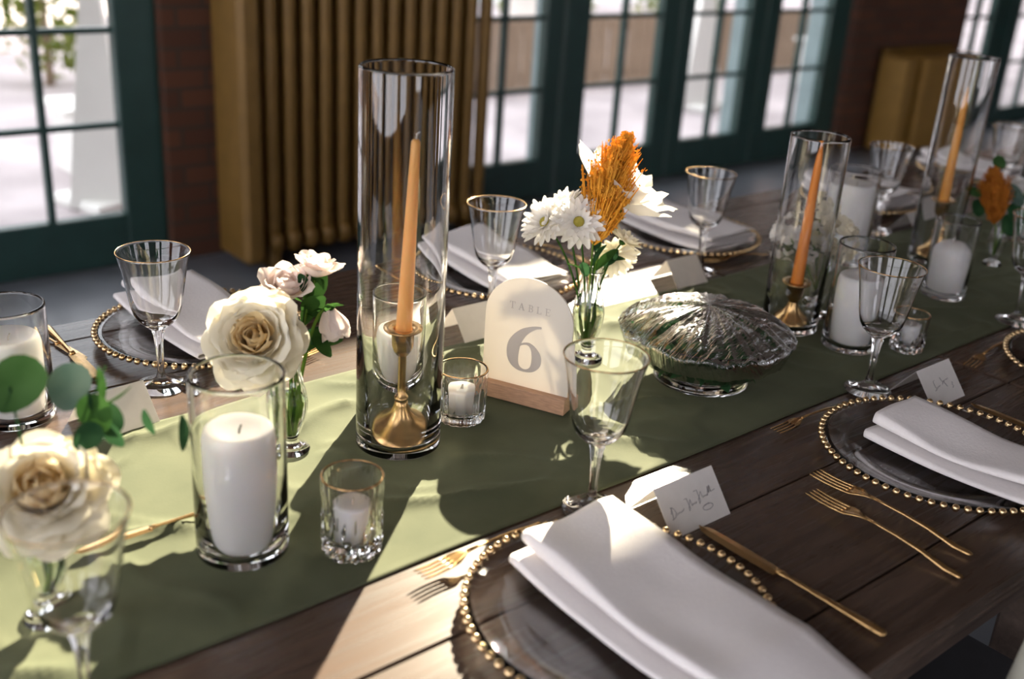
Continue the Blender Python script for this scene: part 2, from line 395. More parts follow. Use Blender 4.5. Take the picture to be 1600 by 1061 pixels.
# transom added over the doors, out of view, to let the sun in
tr = struct(bpy.data.objects.new('sun_transom', None)); COL.objects.link(tr); tr.location = (TX0, WY + .1, TZ0)
for a, b in (((0, 0, 0), (TX1 - TX0, .05, .04)), ((0, 0, TZ1 - TZ0 - .04), (TX1 - TX0, .05, TZ1 - TZ0)), ((0, 0, 0), (.04, .05, TZ1 - TZ0)), ((TX1 - TX0 - .04, 0, 0), (TX1 - TX0, .05, TZ1 - TZ0))):
    box_obj('frame', a, b, M['teal'], tr, .004)
box_obj('pane', (.04, .02, .04), (TX1 - TX0 - .04, .026, TZ1 - TZ0 - .04), M['pane'], tr)

# painted timber lining between window_2 and the pier, next to the radiator
# radiators
def radiator(loc, n, pitch, h, depth, m, label, endw):
    r = thing('radiator', label, 'radiator', loc)
    pr = MB(); w = pitch * .36
    for yy in (-depth * .3, depth * .3):
        pr.tube([(0, yy, .07), (0, yy, .12), (0, yy, h * .5), (0, yy, h - .12), (0, yy, h - .05)], [w * .9, w, w, w, w * .9], 10, True, 1.0)
    pr.bbox((-w * .95, -depth * .5, h - .1), (w * .95, depth * .5, h), .012); pr.bbox((-w * .95, -depth * .5, .07), (w * .95, depth * .5, .15), .012)
    me = pr.mesh('column')
    for k in range(n): obj('column', me, m, r, ((k + .5) * pitch + endw, 0, 0))
    if endw:
        e = MB(); e.bbox((0, -depth * .55, .04), (endw * .82, depth * .55, h + .01), .02); obj('end_panel', e.mesh('end_panel', False), m, r)
    f = MB(); f.tube([(endw + .02, 0, h * .93), (endw + n * pitch - .02, 0, h * .93)], .02, 8); f.tube([(endw + .02, 0, .11), (endw + n * pitch - .02, 0, .11)], .02, 8)
    obj('header_pipe', f.mesh('header_pipe'), m, r)
    fm = MB(); fm.bbox((-.02, -depth * .4, 0), (.02, depth * .4, .08), .006); fme = fm.mesh('foot', False)
    for x in (endw + pitch * .5, endw + pitch * (n - .5)): obj('foot', fme, m, r, (x, 0, 0))
    return r
radiator((1.81, 3.78, 0), 14, .078, 1.42, .22, M['radi'], 'tall gold painted column radiator between two glazed teal doors', .11)
r2 = thing('radiator_cover', 'low ochre metal radiator cover against the brick pier', 'radiator', (6.42, 3.74, 0))
obj('narrow_panel', MB().bbox((0, 0, .02), (.13, .2, .62), .012).mesh('p', False), M['radi2'], r2)
obj('wide_panel', MB().bbox((.2, -.02, .02), (.86, .2, .62), .012).mesh('p', False), M['radi2'], r2)
obj('back_plate', MB().bbox((.02, .16, .0), (.84, .22, .66), .01).mesh('p', False), M['radi'], r2)

# ------------------------------------------------------------------ outside
def shrub(loc, rx, rz, n, label, leafsize=.06):
    s = thing('shrub', label, 'shrub', loc, 0, 'shrubs in the yard')
    f = MB(); rnd = random.Random(int(loc[0] * 100))
    for _ in range(n):
        d = Vector((rnd.gauss(0, 1), rnd.gauss(0, 1), rnd.gauss(0, 1))).normalized() * (rnd.random() ** .4)
        c = Vector((d.x * rx, d.y * rx, rz * 1.05 + d.z * rz)); q = Quaternion(Vector((rnd.gauss(0, 1), rnd.gauss(0, 1), rnd.gauss(0, 1))).normalized(), rnd.random() * 6.28)
        l = leafsize * (.6 + rnd.random() * .8)
        f.add([c + q @ Vector(p) for p in ((-l, 0, 0), (0, -l * .45, l * .1), (l, 0, 0), (0, l * .45, l * .1))], [(0, 1, 2, 3)])
    fo = obj('foliage', f.mesh('foliage', False), M['shrub'], s); fo['kind'] = 'stuff'
    obj('stem', MB().tube([(0, 0, 0), (.01, .02, rz * .6), (0, 0, rz * 1.2)], [.035, .025, .012], 8).mesh('stem'), M['pine'], s)
shrub((2.5, 8.0, -.02), .4, .7, 700, 'yellow green shrub beyond the glazed door by the radiator')
shrub((7.3, 8.2, -.02), .5, .45, 500, 'low pale shrub behind the slatted screen')
shrub((9.4, 8.4, -.02), .55, .5, 500, 'broad pale shrub behind the end of the slatted screen')
sc = thing('slatted_screen', 'low weathered timber slat screen standing on the patio', 'fence', (4.6, 6.5, -.02))
sl = MB().bbox((-.05, -.012, .03), (.05, .012, .58), .004).mesh('slat', False)
for k in range(58): obj('slat', sl, M['pine'], sc, (k * .115, random.uniform(-.006, .006), random.uniform(-.01, .01)))
for z in (.12, .5): obj('rail', MB().bbox((-.1, .013, z - .03), (58 * .115, .045, z + .03), .004).mesh('rail', False), M['pine'], sc)
def pylon(loc, w, h, label):
    p = thing('tapered_pylon', label, 'planter', loc, .3)
    obj('shaft', MB().lathe([(0, .02), (w * .72, .02), (w * .70, .05), (w * .2, h), (w * .14, h + .02), (0, h + .02)], 4).mesh('shaft', False), M['whitep'], p)
    obj('plinth', MB().bbox((-w * .6, -w * .6, 0), (w * .6, w * .6, .05), .008).mesh('plinth', False), M['whitep'], p)
pylon((1.75, 4.95, -.02), .28, .95, 'white tapered pylon close behind the glass of the door by the radiator')
pylon((6.55, 5.55, -.02), .3, .9, 'white tapered pylon beyond the middle glazed doors')
def bench(loc, L, label, h=.42):
    b = thing('bench', label, 'bench', loc)
    for k in range(4): obj('seat_slat', MB().bbox((0, k * .1, h - .03), (L, k * .1 + .085, h), .005).mesh('s', False), M['whitep'], b)
    for x in (.06, L - .1): obj('leg', MB().bbox((x, .02, 0), (x + .05, .37, h - .03), .005).mesh('leg', False), M['whitep'], b)
bench((1.72, 5.35, -.02), .9, 'white slatted bench beside the tapered pylon by the radiator door', .36)
bench((4.9, 7.3, -.02), 1.6, 'long white bench behind the slatted timber screen', .75)
bench((8.3, 5.6, -.02), 1.4, 'white bench out beyond the last windows', .42)
hs = thing('sun_block_building', 'tall pale brick building added across the yard to block low sun', 'building', (10.0, 12.2, -.02))  # added as a sun blocker, height set to shade the door panes
obj('facade', MB().box((-1.5, 0, 0), (20, 3, 9.25)).mesh('facade', False), M['brickout'], hs)
obj('parapet', MB().bbox((-1.6, -.08, 9.25), (20.1, 3.05, 9.33), .02).mesh('parapet', False), M['whitep'], hs)
obj('base_course', MB().bbox((-1.55, -.06, 0), (20.05, .02, .55), .02).mesh('base', False), M['whitep'], hs)
for k in range(7):
    w_ = obj('window', MB().bbox((.3 + k * 2.6, -.05, 1.3), (1.6 + k * 2.6, .03, 3.2), .02).mesh('w', False), M['whitep'], hs)
    obj('pane', MB().box((.4 + k * 2.6, -.06, 1.4), (1.5 + k * 2.6, -.045, 3.1)).mesh('p', False), M['pane'], w_)
h2 = thing('stucco_house', 'low pink stucco house with a brick foot beyond the shrub', 'building', (-6.0, 9.2, -.02))
obj('wall', MB().box((0, 0, 0), (8.2, 3, 2.4)).mesh('wall', False), mat('pink_stucco', (.5, .4, .37), .85, 0, .08, 6, .1), h2)
obj('base_course', MB().bbox((-.03, -.05, 0), (8.23, .02, .3), .02).mesh('b', False), M['brickout'], h2)
obj('roof', MB().bbox((-.3, -.35, 2.4), (8.5, 3.3, 2.55), .03).mesh('roof', False), M['pine'], h2)

# ------------------------------------------------------------------ tables
NEAR, FAR = 0.413, 1.712
def table(x0, x1, label):
    t = thing('farm_table', label, 'table', (x0, 0, 0))
    ys = [NEAR, .506, .70, .885, 1.07, 1.255, 1.44, 1.636, FAR]
    g = .0016
    for a, b in zip(ys[:-1], ys[1:]):
        mb = MB(); mb.bbox((0.002, a + g, T - .034), (x1 - x0 - .002, b - g, T), .0016); obj('plank', mb.mesh('plank', False), M['plank'], t)
    for yy in (NEAR + .04, FAR - .065): obj('apron', MB().bbox((.06, yy, T - .12), (x1 - x0 - .06, yy + .025, T - .034), .002).mesh('a', False), M['apron'], t)
    obj('underframe', MB().bbox((.01, NEAR + .03, T - .05), (x1 - x0 - .01, FAR - .03, T - .0345), .002).mesh('u', False), M['apron'], t)
    lg = MB().bbox((-.045, -.045, 0), (.045, .045, T - .05), .006).mesh('leg', False)
    for x in (.12, x1 - x0 - .12):
        for y in (NEAR + .1, FAR - .1): obj('leg', lg, M['apron'], t, (x, y, 0))
table(-.75, 1.70, 'dark plank dining table under the numbered sign and covered bowl')
table(1.704, 4.2, 'dark plank dining table butted against the end beyond the orange tapers')

# runner: rumpled olive cloth, pressed flat where things stand on it
FEET = [(.743, 1.072, .057), (.814, 1.18, .044), (.458, .959, .05), (.354, 1.413, .05), (1.578, 1.052, .05), (1.596, .938, .047), (2.012, 1.235, .048), (2.2, 1.135, .05), (2.001, .992, .043), (2.56, 1.11, .045), (2.72, 1.16, .055),
        (.857, 1.083, .036), (.556, .888, .034), (1.672, .872, .03), (.966, 1.073, .072), (1.262, .987, .078), (1.155, 1.143, .03), (.613, 1.13, .027), (.245, .955, .026), (1.672, 1.062, .028), (2.3, 1.045, .022),
        (.842, .797, .038), (1.46, .81, .038), (.228, .8, .038), (1.99, .833, .038), (1.675, 1.352, .06), (2.295, 1.335, .038), (1.145, 1.375, .038), (2.86, 1.33, .04), (2.385, 1.29, .06), (.66, .805, .09), (1.29, .8, .09)]
def pressed(x, y):
    k = 1.0
    for (a, b, r) in FEET:
        d = math.hypot(x - a, y - b) - r - .004
        if d < .03: k = min(k, max(0, d / .03))
    return k
def runner():
    v = []; f = []; x0, x1 = -.75, 4.2; n = 620; y0, y1 = .826, 1.302; k = 80
    for i in range(n + 1):
        for j in range(k + 1):
            x = x0 + (x1 - x0) * i / n; u = j / k; y = y0 + (y1 - y0) * u
            ed = noise.noise(Vector((x * 2.3, 5.1 if u > .5 else 1.7, 0))) * .010
            y += ed * (abs(u - .5) * 2) ** 2
            a = noise.noise(Vector((x * 5 + y * 6, y * 4 - x * 3, 2.3)))
            r1 = 1 - abs(noise.noise(Vector((x * 3.6 + y * 5.5, y * 5 - x * 1.5, 7.7)))) * 2.2
            r2 = 1 - abs(noise.noise(Vector((x * 9 - y * 3, y * 8 + x * 3, 3.1)))) * 2.4
            z = max(0, r1) ** 4 * .0085 + max(0, r2) ** 4 * .004 + a * .0012
            e = min(1, min(u, 1 - u) * 14); z = .0006 + max(0, z) * e * pressed(x, y)
            hem = .0009 if min(u, 1 - u) * (y1 - y0) < .011 else 0
            v.append((x, y, T + .0008 + z + hem))
    for i in range(n):
        for j in range(k):
            a = i * (k + 1) + j; f.append((a, a + k + 1, a + k + 2, a + 1))
    o = obj('table_runner', mesh('table_runner', v, f), M['runner'])
    md = o.modifiers.new('thick', 'SOLIDIFY'); md.thickness = .0006; md.offset = -1
    tag(o, 'rumpled olive green cloth runner along the middle of the tables', 'table runner')
runner()

# ------------------------------------------------------------------ chargers, napkins, goblets, cutlery, cards
plate_me = MB().lathe([(0, .003), (.06, .003), (.104, .003), (.116, .0075), (.13, .0105), (.15, .0135), (.1585, .016), (.1605, .0175), (.1585, .0192), (.15, .0178), (.131, .0148), (.118, .0122), (.109, .0085), (.1, .0066), (.05, .0066), (0, .0066)], 96).mesh('plate_body')
def uv_ball(r, seg=10, rings=6):
    return MB().lathe([(0, -r)] + [(r * math.sin(pi * i / rings), -r * math.cos(pi * i / rings)) for i in range(1, rings)] + [(0, r)], seg)
bead_me = uv_ball(.0052).mesh('bead')
foot_me = MB().torus(.1, .0032, .0032, 64, 6).mesh('foot_ring')
def charger(x, y, label, joined=False):
    t = thing('charger_plate', label, 'plate', (x, y, T), 0, 'beaded glass chargers')
    obj('plate_body', plate_me, M['plate_glass'], t)
    NB = 70
    if joined:
        mb = MB(); b = uv_ball(.0052, 8, 5)
        for k in range(NB):
            a = 2 * pi * k / NB; mb.add([(p[0] + .163 * math.cos(a), p[1] + .163 * math.sin(a), p[2] + .0185) for p in b.v], b.f)
        o = obj('bead_rim', mb.mesh('bead_rim'), M['bead'], t); o['label'] = 'ring of tiny gold beads'
    else:
        for k in range(NB):
            a = 2 * pi * k / NB; obj('bead', bead_me, M['bead'], t, (.163 * math.cos(a), .163 * math.sin(a), .0185))
charger(.717, .623, 'beaded glass charger at the place with the named card beside the sunlit goblet')
charger(1.343, .617, 'beaded glass charger beside the two gold forks')
charger(1.885, .62, 'beaded glass charger on the chair side past the second named card', True)
charger(.683, 1.55, 'beaded glass charger under the napkin behind the big cream rose')
charger(1.285, 1.53, 'beaded glass charger behind the arched number sign', True)
charger(1.82, 1.52, 'beaded glass charger behind the covered bowl', True)
charger(2.49, 1.52, 'beaded glass charger beyond the orange taper by the pale radiator cover', True)
charger(3.1, 1.52, 'beaded glass charger last along the window side of the table', True)

def napkin(px, py, y0, y1, W, xa, xb, label, roll=1, seed=0, taper=1.0, face=1):
    """folded cloth from y0 (centre side) to y1 (guest side); xa/xb left edge x at both ends, relative to the plate centre"""
    r = .0042
    sec = []
    def arc(cx, cz, rad, a0, a1, n=7): return [(cx + rad * math.cos(a0 + (a1 - a0) * i / n), cz + rad * math.sin(a0 + (a1 - a0) * i / n)) for i in range(n + 1)]
    sec += [(W * (1 - i / 8) , 0) for i in range(8)]
    sec += arc(r, r, r, -pi / 2, -1.5 * pi)
    sec += [(W * i / 8, 2 * r) for i in range(1, 8)]
    sec += arc(W - r, 3 * r, r, -pi / 2, pi / 2)
    sec += [(W * (1 - i / 8), 4 * r) for i in range(1, 7)]
    sec += arc(.016 + r * 1.5, 5.5 * r, r * 1.5, -pi / 2, -1.5 * pi)
    sec += [(.02 + (W - .024) * i / 10, 7 * r - .3 * r * i / 10) for i in range(1, 11)]
    nl = 40; v = []; f = []; ns = len(sec)
    for i in range(nl + 1):
        t = i / nl; y = y0 + (y1 - y0) * t; d = abs(y)
        if d <= .165: zb = .0125 + .0105 * min(1, (d / .16)) ** 2
        else: zb = .023 - min(.0195, (d - .165) * .22)
        xl = xa + (xb - xa) * t; wv = 1 + (taper - 1) * t
        for (u, z) in sec:
            nz = noise.noise(Vector((u * 14 + seed, y * 9, z * 60))) ; n2 = noise.noise(Vector((u * 40, y * 4 + seed * 3, z * 90)))
            un = u * wv
            v.append((face * (xl + un) + nz * .0025, y + nz * .002, zb + z * (1 + .22 * nz + .18 * math.sin(t * 5 + seed)) + abs(n2) * .0012 * (u / W)))
    for i in range(nl):
        for j in range(ns - 1):
            a = i * ns + j; f.append((a, a + 1, a + ns + 1, a + ns))
    o = obj('napkin', mesh('napkin', v, f), M['linen'], None, (px, py, T + .0025))
    md = o.modifiers.new('thick', 'SOLIDIFY'); md.thickness = .0014; md.offset = 0
    tag(o, label, 'napkin', 'folded white napkins')
napkin(.717, .623, .122, -.245, .158, -.05, -.062, 'folded white napkin catching the sun on the charger by the sunlit goblet', seed=1, taper=1.03)
napkin(1.343, .617, .085, -.2, .126, -.062, -.06, 'folded white napkin on the charger beside the two gold forks', seed=2, taper=1.1)
napkin(1.885, .62, .1, -.2, .13, -.06, -.06, 'folded white napkin on the chair side past the second named card', seed=3)
napkin(.683, 1.55, -.13, .165, .145, -.065, -.08, 'folded white napkin behind the big cream rose', seed=4, taper=1.0)
napkin(1.285, 1.53, -.14, .165, .15, -.09, -.06, 'folded white napkin behind the arched number sign', seed=5)
napkin(1.82, 1.52, -.13, .15, .165, -.085, -.08, 'folded white napkin behind the covered bowl', seed=6)
napkin(2.49, 1.52, -.13, .15, .16, -.08, -.08, 'folded white napkin beyond the orange taper by the pale radiator cover', seed=8)
napkin(3.1, 1.52, -.13, .15, .16, -.08, -.08, 'folded white napkin last along the window side of the table', seed=9)

def goblet_meshes():
    outer = [(.0365, 0), (.0368, .0015), (.036, .003), (.026, .0055), (.014, .0095), (.0075, .015), (.0052, .024), (.0048, .04), (.0058, .065), (.0078, .082), (.0092, .087), (.0086, .0905), (.0125, .0935), (.0205, .0985), (.0275, .106), (.0325, .115), (.0362, .13), (.0395, .15), (.0435, .175), (.0475, .194), (.0498, .2035), (.0504, .2056), (.0505, .2062)]
    prof = closed_vessel(outer, .0015, .1015)
    # re-cut the inner wall so that the stem stays solid
    inner = [(r - .0015, z) for r, z in outer if z > .106 and z < .206][::-1]
    prof = [(0, 0)] + outer + [(.0498, .2066)] + inner + [(.022, .1055), (.013, .1025), (0, .1018)]
    def fac(r, z, a, i):
        if .02 < z < .0905 and r < .012: return r * (1 + .07 * math.cos(6 * a))
        return r
    return MB().lathe(prof, 60, fac).mesh('bowl_and_stem'), MB().torus(.0502, .0006, .2064, 60, 6).mesh('gold_rim')
gob_me, rim_me = goblet_meshes()
def goblet(x, y, label, z=RT, lean=(0, 0)):
    t = thing('goblet', label, 'wine glass', (x, y, z), random.random() * 6, 'gold rimmed goblets')
    obj('bowl_and_stem', gob_me, M['goblet'], t); o = obj('rim', rim_me, M['goldrim'], t); o['label'] = 'thin gold rim'
goblet(.554, 1.405, 'gold rimmed goblet in front of the napkin behind the big cream rose', T + .0005)
goblet(1.145, 1.375, 'gold rimmed goblet just behind the arched number sign', T + .0005)
goblet(.842, .797, 'gold rimmed goblet standing in the strip of sun beside a named card')
goblet(1.46, .81, 'gold rimmed goblet between a tall pillar candle and the charger by two forks')
goblet(.228, .80, 'gold rimmed goblet in front of the cream rose and eucalyptus')
goblet(1.675, 1.352, 'gold rimmed goblet behind the covered bowl with light caught in it', T + .0005)
goblet(2.295, 1.335, 'gold rimmed goblet against the ochre radiator cover', T + .0005)
goblet(1.99, .833, 'gold rimmed goblet on the chair side past the second named card')
goblet(2.86, 1.33, 'gold rimmed goblet last along the window side of the table', T + .0005)

def cutlery_meshes():
    hz = lambda y: .0035 + .0095 * math.sin(min(1, y / .135) * pi * .62) if y < .135 else .0118 - (y - .135) * .16 + ((y - .135) ** 2) * 2.2
    hd = MB().tube([(0, y, hz(y) if y > .02 else .0042) for y in [0, .004, .02, .05, .08, .105, .122]], [.0022, .0042, .0046, .0036, .0026, .0024, .003], 10, True, .55)
    head = MB(); v = []; f = []
    ws = [(.118, .0026), (.126, .0036), (.134, .0078), (.142, .0108), (.15, .0112)]
    for y, w in ws:
        for x in (-w, -w * .4, w * .4, w):
            dz = -.0016 * (1 - abs(x) / max(w, 1e-5)); v.append((x, y, hz(y) + dz + .0007)); 
    n = len(v); v += [(a, b, c - .0016) for a, b, c in v]
    for i in range(len(ws) - 1):
        for j in range(3):
            a = i * 4 + j; f.append((a, a + 1, a + 5, a + 4)); f.append((n + a, n + a + 4, n + a + 5, n + a + 1))
        f.append((i * 4, i * 4 + 4, n + i * 4 + 4, n + i * 4)); f.append((i * 4 + 3, n + i * 4 + 3, n + i * 4 + 7, i * 4 + 7))
    head.add(v, f)
    tine = MB().tube([(0, y, hz(y) - .0002) for y in (.148, .16, .175, .19, .196)], [.00165, .0015, .0014, .0012, .0005], 6)
    kh = MB().tube([(0, y, .0062) for y in (0, .004, .02, .06, .1, .125, .133, .14)], [.0035, .0062, .0068, .005, .0036, .0032, .0052, .0045], 10, True, .62)
    v = []; f = []; L = .118; nn = 12
    for i in range(nn + 1):
        t = i / nn; w = .0085 + .0015 * math.sin(t * pi) if t < .8 else .0088 * math.sqrt(max(0, 1 - ((t - .8) / .2) ** 2)) + .0004
        xo = -.001
        for (x, z) in ((-w + xo, .0055), (xo, .0066), (w + xo, .0052), (xo, .0044)): v.append((x, .138 + t * L, z))
    for i in range(nn):
        for j in range(4): f.append((i * 4 + j, i * 4 + (j + 1) % 4, i * 4 + 4 + (j + 1) % 4, i * 4 + 4 + j))
    f.append((3, 2, 1, 0)); f.append(tuple(nn * 4 + j for j in range(4)))
    return hd.mesh('handle'), head.mesh('head'), tine.mesh('tine'), kh.mesh('handle'), mesh('blade', v, f, False)
fh_me, fhd_me, ft_me, kh_me, kb_me = cutlery_meshes()
def fork(x, y, rz, label, z=T, s=1.0, group='gold forks'):
    t = thing('fork', label, 'fork', (x, y, z), rz, group); t.scale = (s, s, s)
    obj('handle', fh_me, M['gold'], t); obj('head', fhd_me, M['gold'], t)
    for k in range(4): obj('tine', ft_me, M['gold'], t, ((k - 1.5) * .0064, 0, 0))
def knife(x, y, rz, label, z=T, s=1.0):
    t = thing('knife', label, 'knife', (x, y, z), rz, 'gold knives'); t.scale = (s, s, s)
    obj('handle', kh_me, M['gold'], t); obj('blade', kb_me, M['gold'], t)
knife(.924, .436, 0.0, 'gold knife beside the sunlit napkin, its tip against the named card')
fork(1.15, .462, 0.01, 'gold fork lying next to the charger with the rolled napkin, inner of the pair', s=1.15)
fork(1.095, .444, -.03, 'gold fork lying next to the charger with the rolled napkin, outer of the pair', s=1.1)
fork(.765, .802, pi / 2 + .06, 'gold dessert fork sunlit on the runner hem above the sunlit napkin', T + .004, .95)
fork(1.372, .797, pi / 2 + .02, 'gold dessert fork above the charger with the rolled napkin', T + .002, .87)
fork(1.872, .792, pi / 2 + .16, 'gold dessert fork beside the second named card', T, .97)
knife(1.556, .43, 0, 'gold knife past the charger with the rolled napkin, below the second named card')
fork(.63, 1.335, -pi / 2 + .3, 'gold dessert fork under the drooping blush rosebud', T + .001, .95)
knife(.487, 1.70, pi - .02, 'gold knife by the window edge beside the pillar candle glass', s=.92)
knife(.462, 1.72, pi + .18, 'gold knife seen through the rim of the glass cylinder at the table edge', s=.7)
knife(1.08, 1.69, pi + .03, 'gold knife seen through the tall glass cylinder with peach taper')
fork(1.495, 1.66, pi - .04, 'gold fork between the two napkins behind the flower vase', s=1.1)
fork(1.90, 1.345, pi / 2 - .15, 'gold dessert fork lying behind the orange taper', T, .95)
knife(.485, 1.038, pi / 2 - .01, 'gold butter knife lying on the runner beneath the eucalyptus', RT + .004, .72)

def place_card(x, y, w, label, side=-1, marks=None, dep=.08, h=.05, rz=0.0):
    """folded tent card; side -1: written face towards the near guests"""
    t = thing('place_card', label, 'place card', (x, y, T + .0006), rz, 'folded name cards')
    mb = MB(); th = .0004
    a = Vector((-w / 2, -dep / 2, 0)); b = Vector((w / 2, -dep / 2, 0)); c = Vector((w / 2, 0, h)); d = Vector((-w / 2, 0, h)); e = Vector((w / 2, dep / 2, 0)); g = Vector((-w / 2, dep / 2, 0))
    for nm, q in (('front_leaf', (a, b, c, d)), ('back_leaf', (d, c, e, g))):
        n = (q[1] - q[0]).cross(q[2] - q[0]).normalized() * th
        mm = MB().add([p for p in q] + [p - n for p in q], [(0, 1, 2, 3), (7, 6, 5, 4), (0, 4, 5, 1), (1, 5, 6, 2), (2, 6, 7, 3), (3, 7, 4, 0)])
        leaf = obj(nm, mm.mesh(nm, False), M['cardp'], t)
        if nm == 'front_leaf' and marks:
            ink = MB()
            for st in marks:
                pts = []
                for (u, vv) in st:   # u 0..1 left to right, v 0..1 bottom to top
                    pts.append(a.lerp(b, u) + (d - a) * vv + (b - a).cross(d - a).normalized() * .0003)
                ink.tube(pts, .00035, 5)
            o = obj('handwriting', ink.mesh('handwriting'), M['ink'], leaf); o['label'] = 'handwritten name in dark ink'
M['cardp'] = petal_mat('card_paper', (.80, .77, .74), (.83, .80, .77), .3, 60)
def scrib(x0, y0, x1, y1, n, amp, ph=0): return [(x0 + (x1 - x0) * i / n, y0 + (y1 - y0) * i / n + amp * (1 if (i + ph) % 2 else -1) * (.6 + .4 * math.sin(i * 2.1))) for i in range(n + 1)]
name1 = [[(.12, .44), (.15, .56), (.13, .36), (.11, .33), (.17, .36), (.20, .44), (.17, .54), (.13, .56)], scrib(.2, .39, .33, .43, 7, .022), [(.38, .60), (.42, .61), (.43, .40), (.405, .36), (.41, .42), (.47, .56), (.47, .44)], scrib(.475, .44, .56, .47, 5, .022),
         [(.57, .67), (.62, .68), (.62, .45), (.595, .41), (.6, .5), (.67, .62), (.67, .5)], scrib(.68, .5, .76, .52, 5, .02), [(.76, .5), (.80, .66), (.79, .53), (.83, .67), (.83, .54), (.86, .55), (.9, .56)],
         [(.70 + .085 * math.cos(a * .35), .30 + .055 * math.sin(a * .35)) for a in range(19)], [(.67, .33), (.68, .36)], [(.72, .34), (.73, .37)]]
name2 = [[(.36, .64), (.31, .62), (.31, .5), (.33, .42), (.27, .38), (.33, .4)], scrib(.35, .43, .47, .48, 6, .02), [(.52, .66), (.53, .6), (.56, .5), (.52, .46), (.58, .55), (.6, .48), (.64, .38)], scrib(.6, .53, .74, .57, 6, .02), [(.77, .3), (.81, .34), (.78, .38), (.82, .42), (.79, .44)]]
place_card(.931, .733, .106, 'white folded name card leaning by the knife tip, handwriting and a small oval below', -1, name1)
place_card(1.538, .752, .096, 'white folded name card with short dark handwriting by the goblet near the pillar candle', -1, name2)
place_card(1.075, 1.336, .092, 'blank side of a folded card just behind the arched number sign')
place_card(1.592, 1.332, .088, 'blank side of a folded card behind the covered bowl')
place_card(.455, 1.33, .092, 'blank side of a folded card behind the eucalyptus leaves', rz=.12)
place_card(2.385, 1.29, .09, 'blank side of a folded card past the pillar candle behind the white flowers')
place_card(2.1, .72, .09, 'folded card on the chair side beyond the last charger')

# ------------------------------------------------------------------ candle glasses, pillar candles, tapers
def cyl(x, y, r, h, label, name='glass_cylinder', wall=.0028, z=RT, base=.008):
    outer = [(r - .002, 0), (r, .002), (r, .02), (r, h * .5), (r, h - .003), (r - .0004, h)]
    prof = closed_vessel(outer, wall, base)
    o = obj(name, MB().lathe(prof, 64).mesh(name), M['glass'], None, (x, y, z))
    return tag(o, label, 'glass cylinder', 'glass candle cylinders')
def pillar(x, y, r, h, label, z=RT + .0082, dome=False, burnt=False):
    t = thing('pillar_candle', label, 'candle', (x, y, z), 0, 'white pillar candles')
    top = [(r * .97, h - .006), (r * .93, h - .002), (r * .86, h), (r * .6, h - .001 + (.016 if dome else -.004)), (r * .2, h - .002 + (.022 if dome else -.006)), (0, h - .002 + (.022 if dome else -.006))]
    if dome: top = [(r, h - .004), (r * .9, h + .004), (r * .6, h + .014), (r * .2, h + .016), (0, h + .016)]
    pr = [(0, 0), (r * .97, 0), (r, .003), (r, h * .5), (r, h - .012)] + top
    def wob(rr, zz, a, i): return rr * (1 + .006 * math.sin(a * 3 + x * 9) + .004 * math.sin(a * 5))
    obj('wax_body', MB().lathe(pr, 40, wob).mesh('wax_body'), M['wax'], t)
    z1 = pr[-1][1]
    obj('wick', MB().tube([(0, 0, z1 - .004), (.001, 0, z1 + .004), (.004, .001, z1 + .009)], .0011, 6).mesh('wick'), M['wickd'] if burnt else M['wick'], t)
cyl(.743, 1.072, .0567, .4975, 'tallest glass cylinder, round the brass holder with the peach taper', wall=.0032)
cyl(.814, 1.18, .0432, .162, 'short glass cylinder standing behind the peach taper'); pillar(.814, 1.18, .0352, .088, 'white pillar candle with a dark wick behind the peach taper', burnt=True)
cyl(.458, .959, .0505, .2135, 'glass cylinder round the tall white pillar candle next to the cut crystal votive'); pillar(.458, .959, .039, .143, 'tall white pillar candle next to the cut crystal votive', burnt=True)
cyl(.354, 1.413, .0505, .16, 'glass cylinder at the table edge behind the eucalyptus'); pillar(.354, 1.413, .041, .11, 'white pillar candle behind the eucalyptus')
cyl(1.578, 1.052, .050, .3465, 'tall glass cylinder round the orange taper beside the bowl', wall=.003)
cyl(1.596, .938, .047, .1845, 'glass cylinder round the pillar candle behind the goblet with the second named card'); pillar(1.596, .938, .0375, .122, 'white pillar candle behind the goblet with the second named card')
cyl(2.012, 1.235, .0475, .2, 'glass cylinder behind the white flower cluster'); pillar(2.012, 1.235, .0415, .165, 'white pillar candle behind the white flower cluster')
cyl(2.20, 1.135, .05, .439, 'tall glass cylinder round the ochre taper before the brick pier', wall=.003)
cyl(2.001, .992, .0425, .1565, 'glass cylinder round the short dome topped candle'); pillar(2.001, .992, .0365, .088, 'short white pillar candle with a domed top', dome=True)
cyl(2.56, 1.11, .045, .12, 'short glass cylinder behind the rust amaranth'); pillar(2.56, 1.11, .037, .08, 'short white pillar candle behind the rust amaranth')
cyl(2.72, 1.16, .055, .42, 'tall glass cylinder at the far end round a dark taper', wall=.003)

def holder(x, y, h, label, rb=.0455):
    t = thing('candlestick', label, 'candlestick', (x, y, RT + .0083), 0, 'brass candlesticks')
    sh = h - .036
    base = [(0, 0), (rb - .002, 0), (rb, .002), (rb - .001, .0045), (rb * .85, .0085), (rb * .55, .0165), (rb * .33, .028), (rb * .22, .04), (rb * .185, .05), (0, .05)]
    obj('base', MB().lathe(base, 48).mesh('base'), M['brass'], t)
    st = [(0, .048), (.0098, .048), (.0102, .051), (.0092, .0535), (.0058, .055), (.0055, .07), (.0055, sh - .004), (.0075, sh), (0, sh)]
    obj('stem', MB().lathe(st, 24).mesh('stem'), M['brass'], t)
    cu = [(0, sh - .002), (.008, sh - .002), (.0125, sh + .005), (.0145, sh + .012), (.0152, h - .002), (.0258, h), (.026, h + .0018), (.0138, h + .001), (.0125, h - .004), (.0118, sh + .012), (0, sh + .01)]
    obj('cup', MB().lathe(cu, 32).mesh('cup'), M['brass'], t)
    return sh + .01
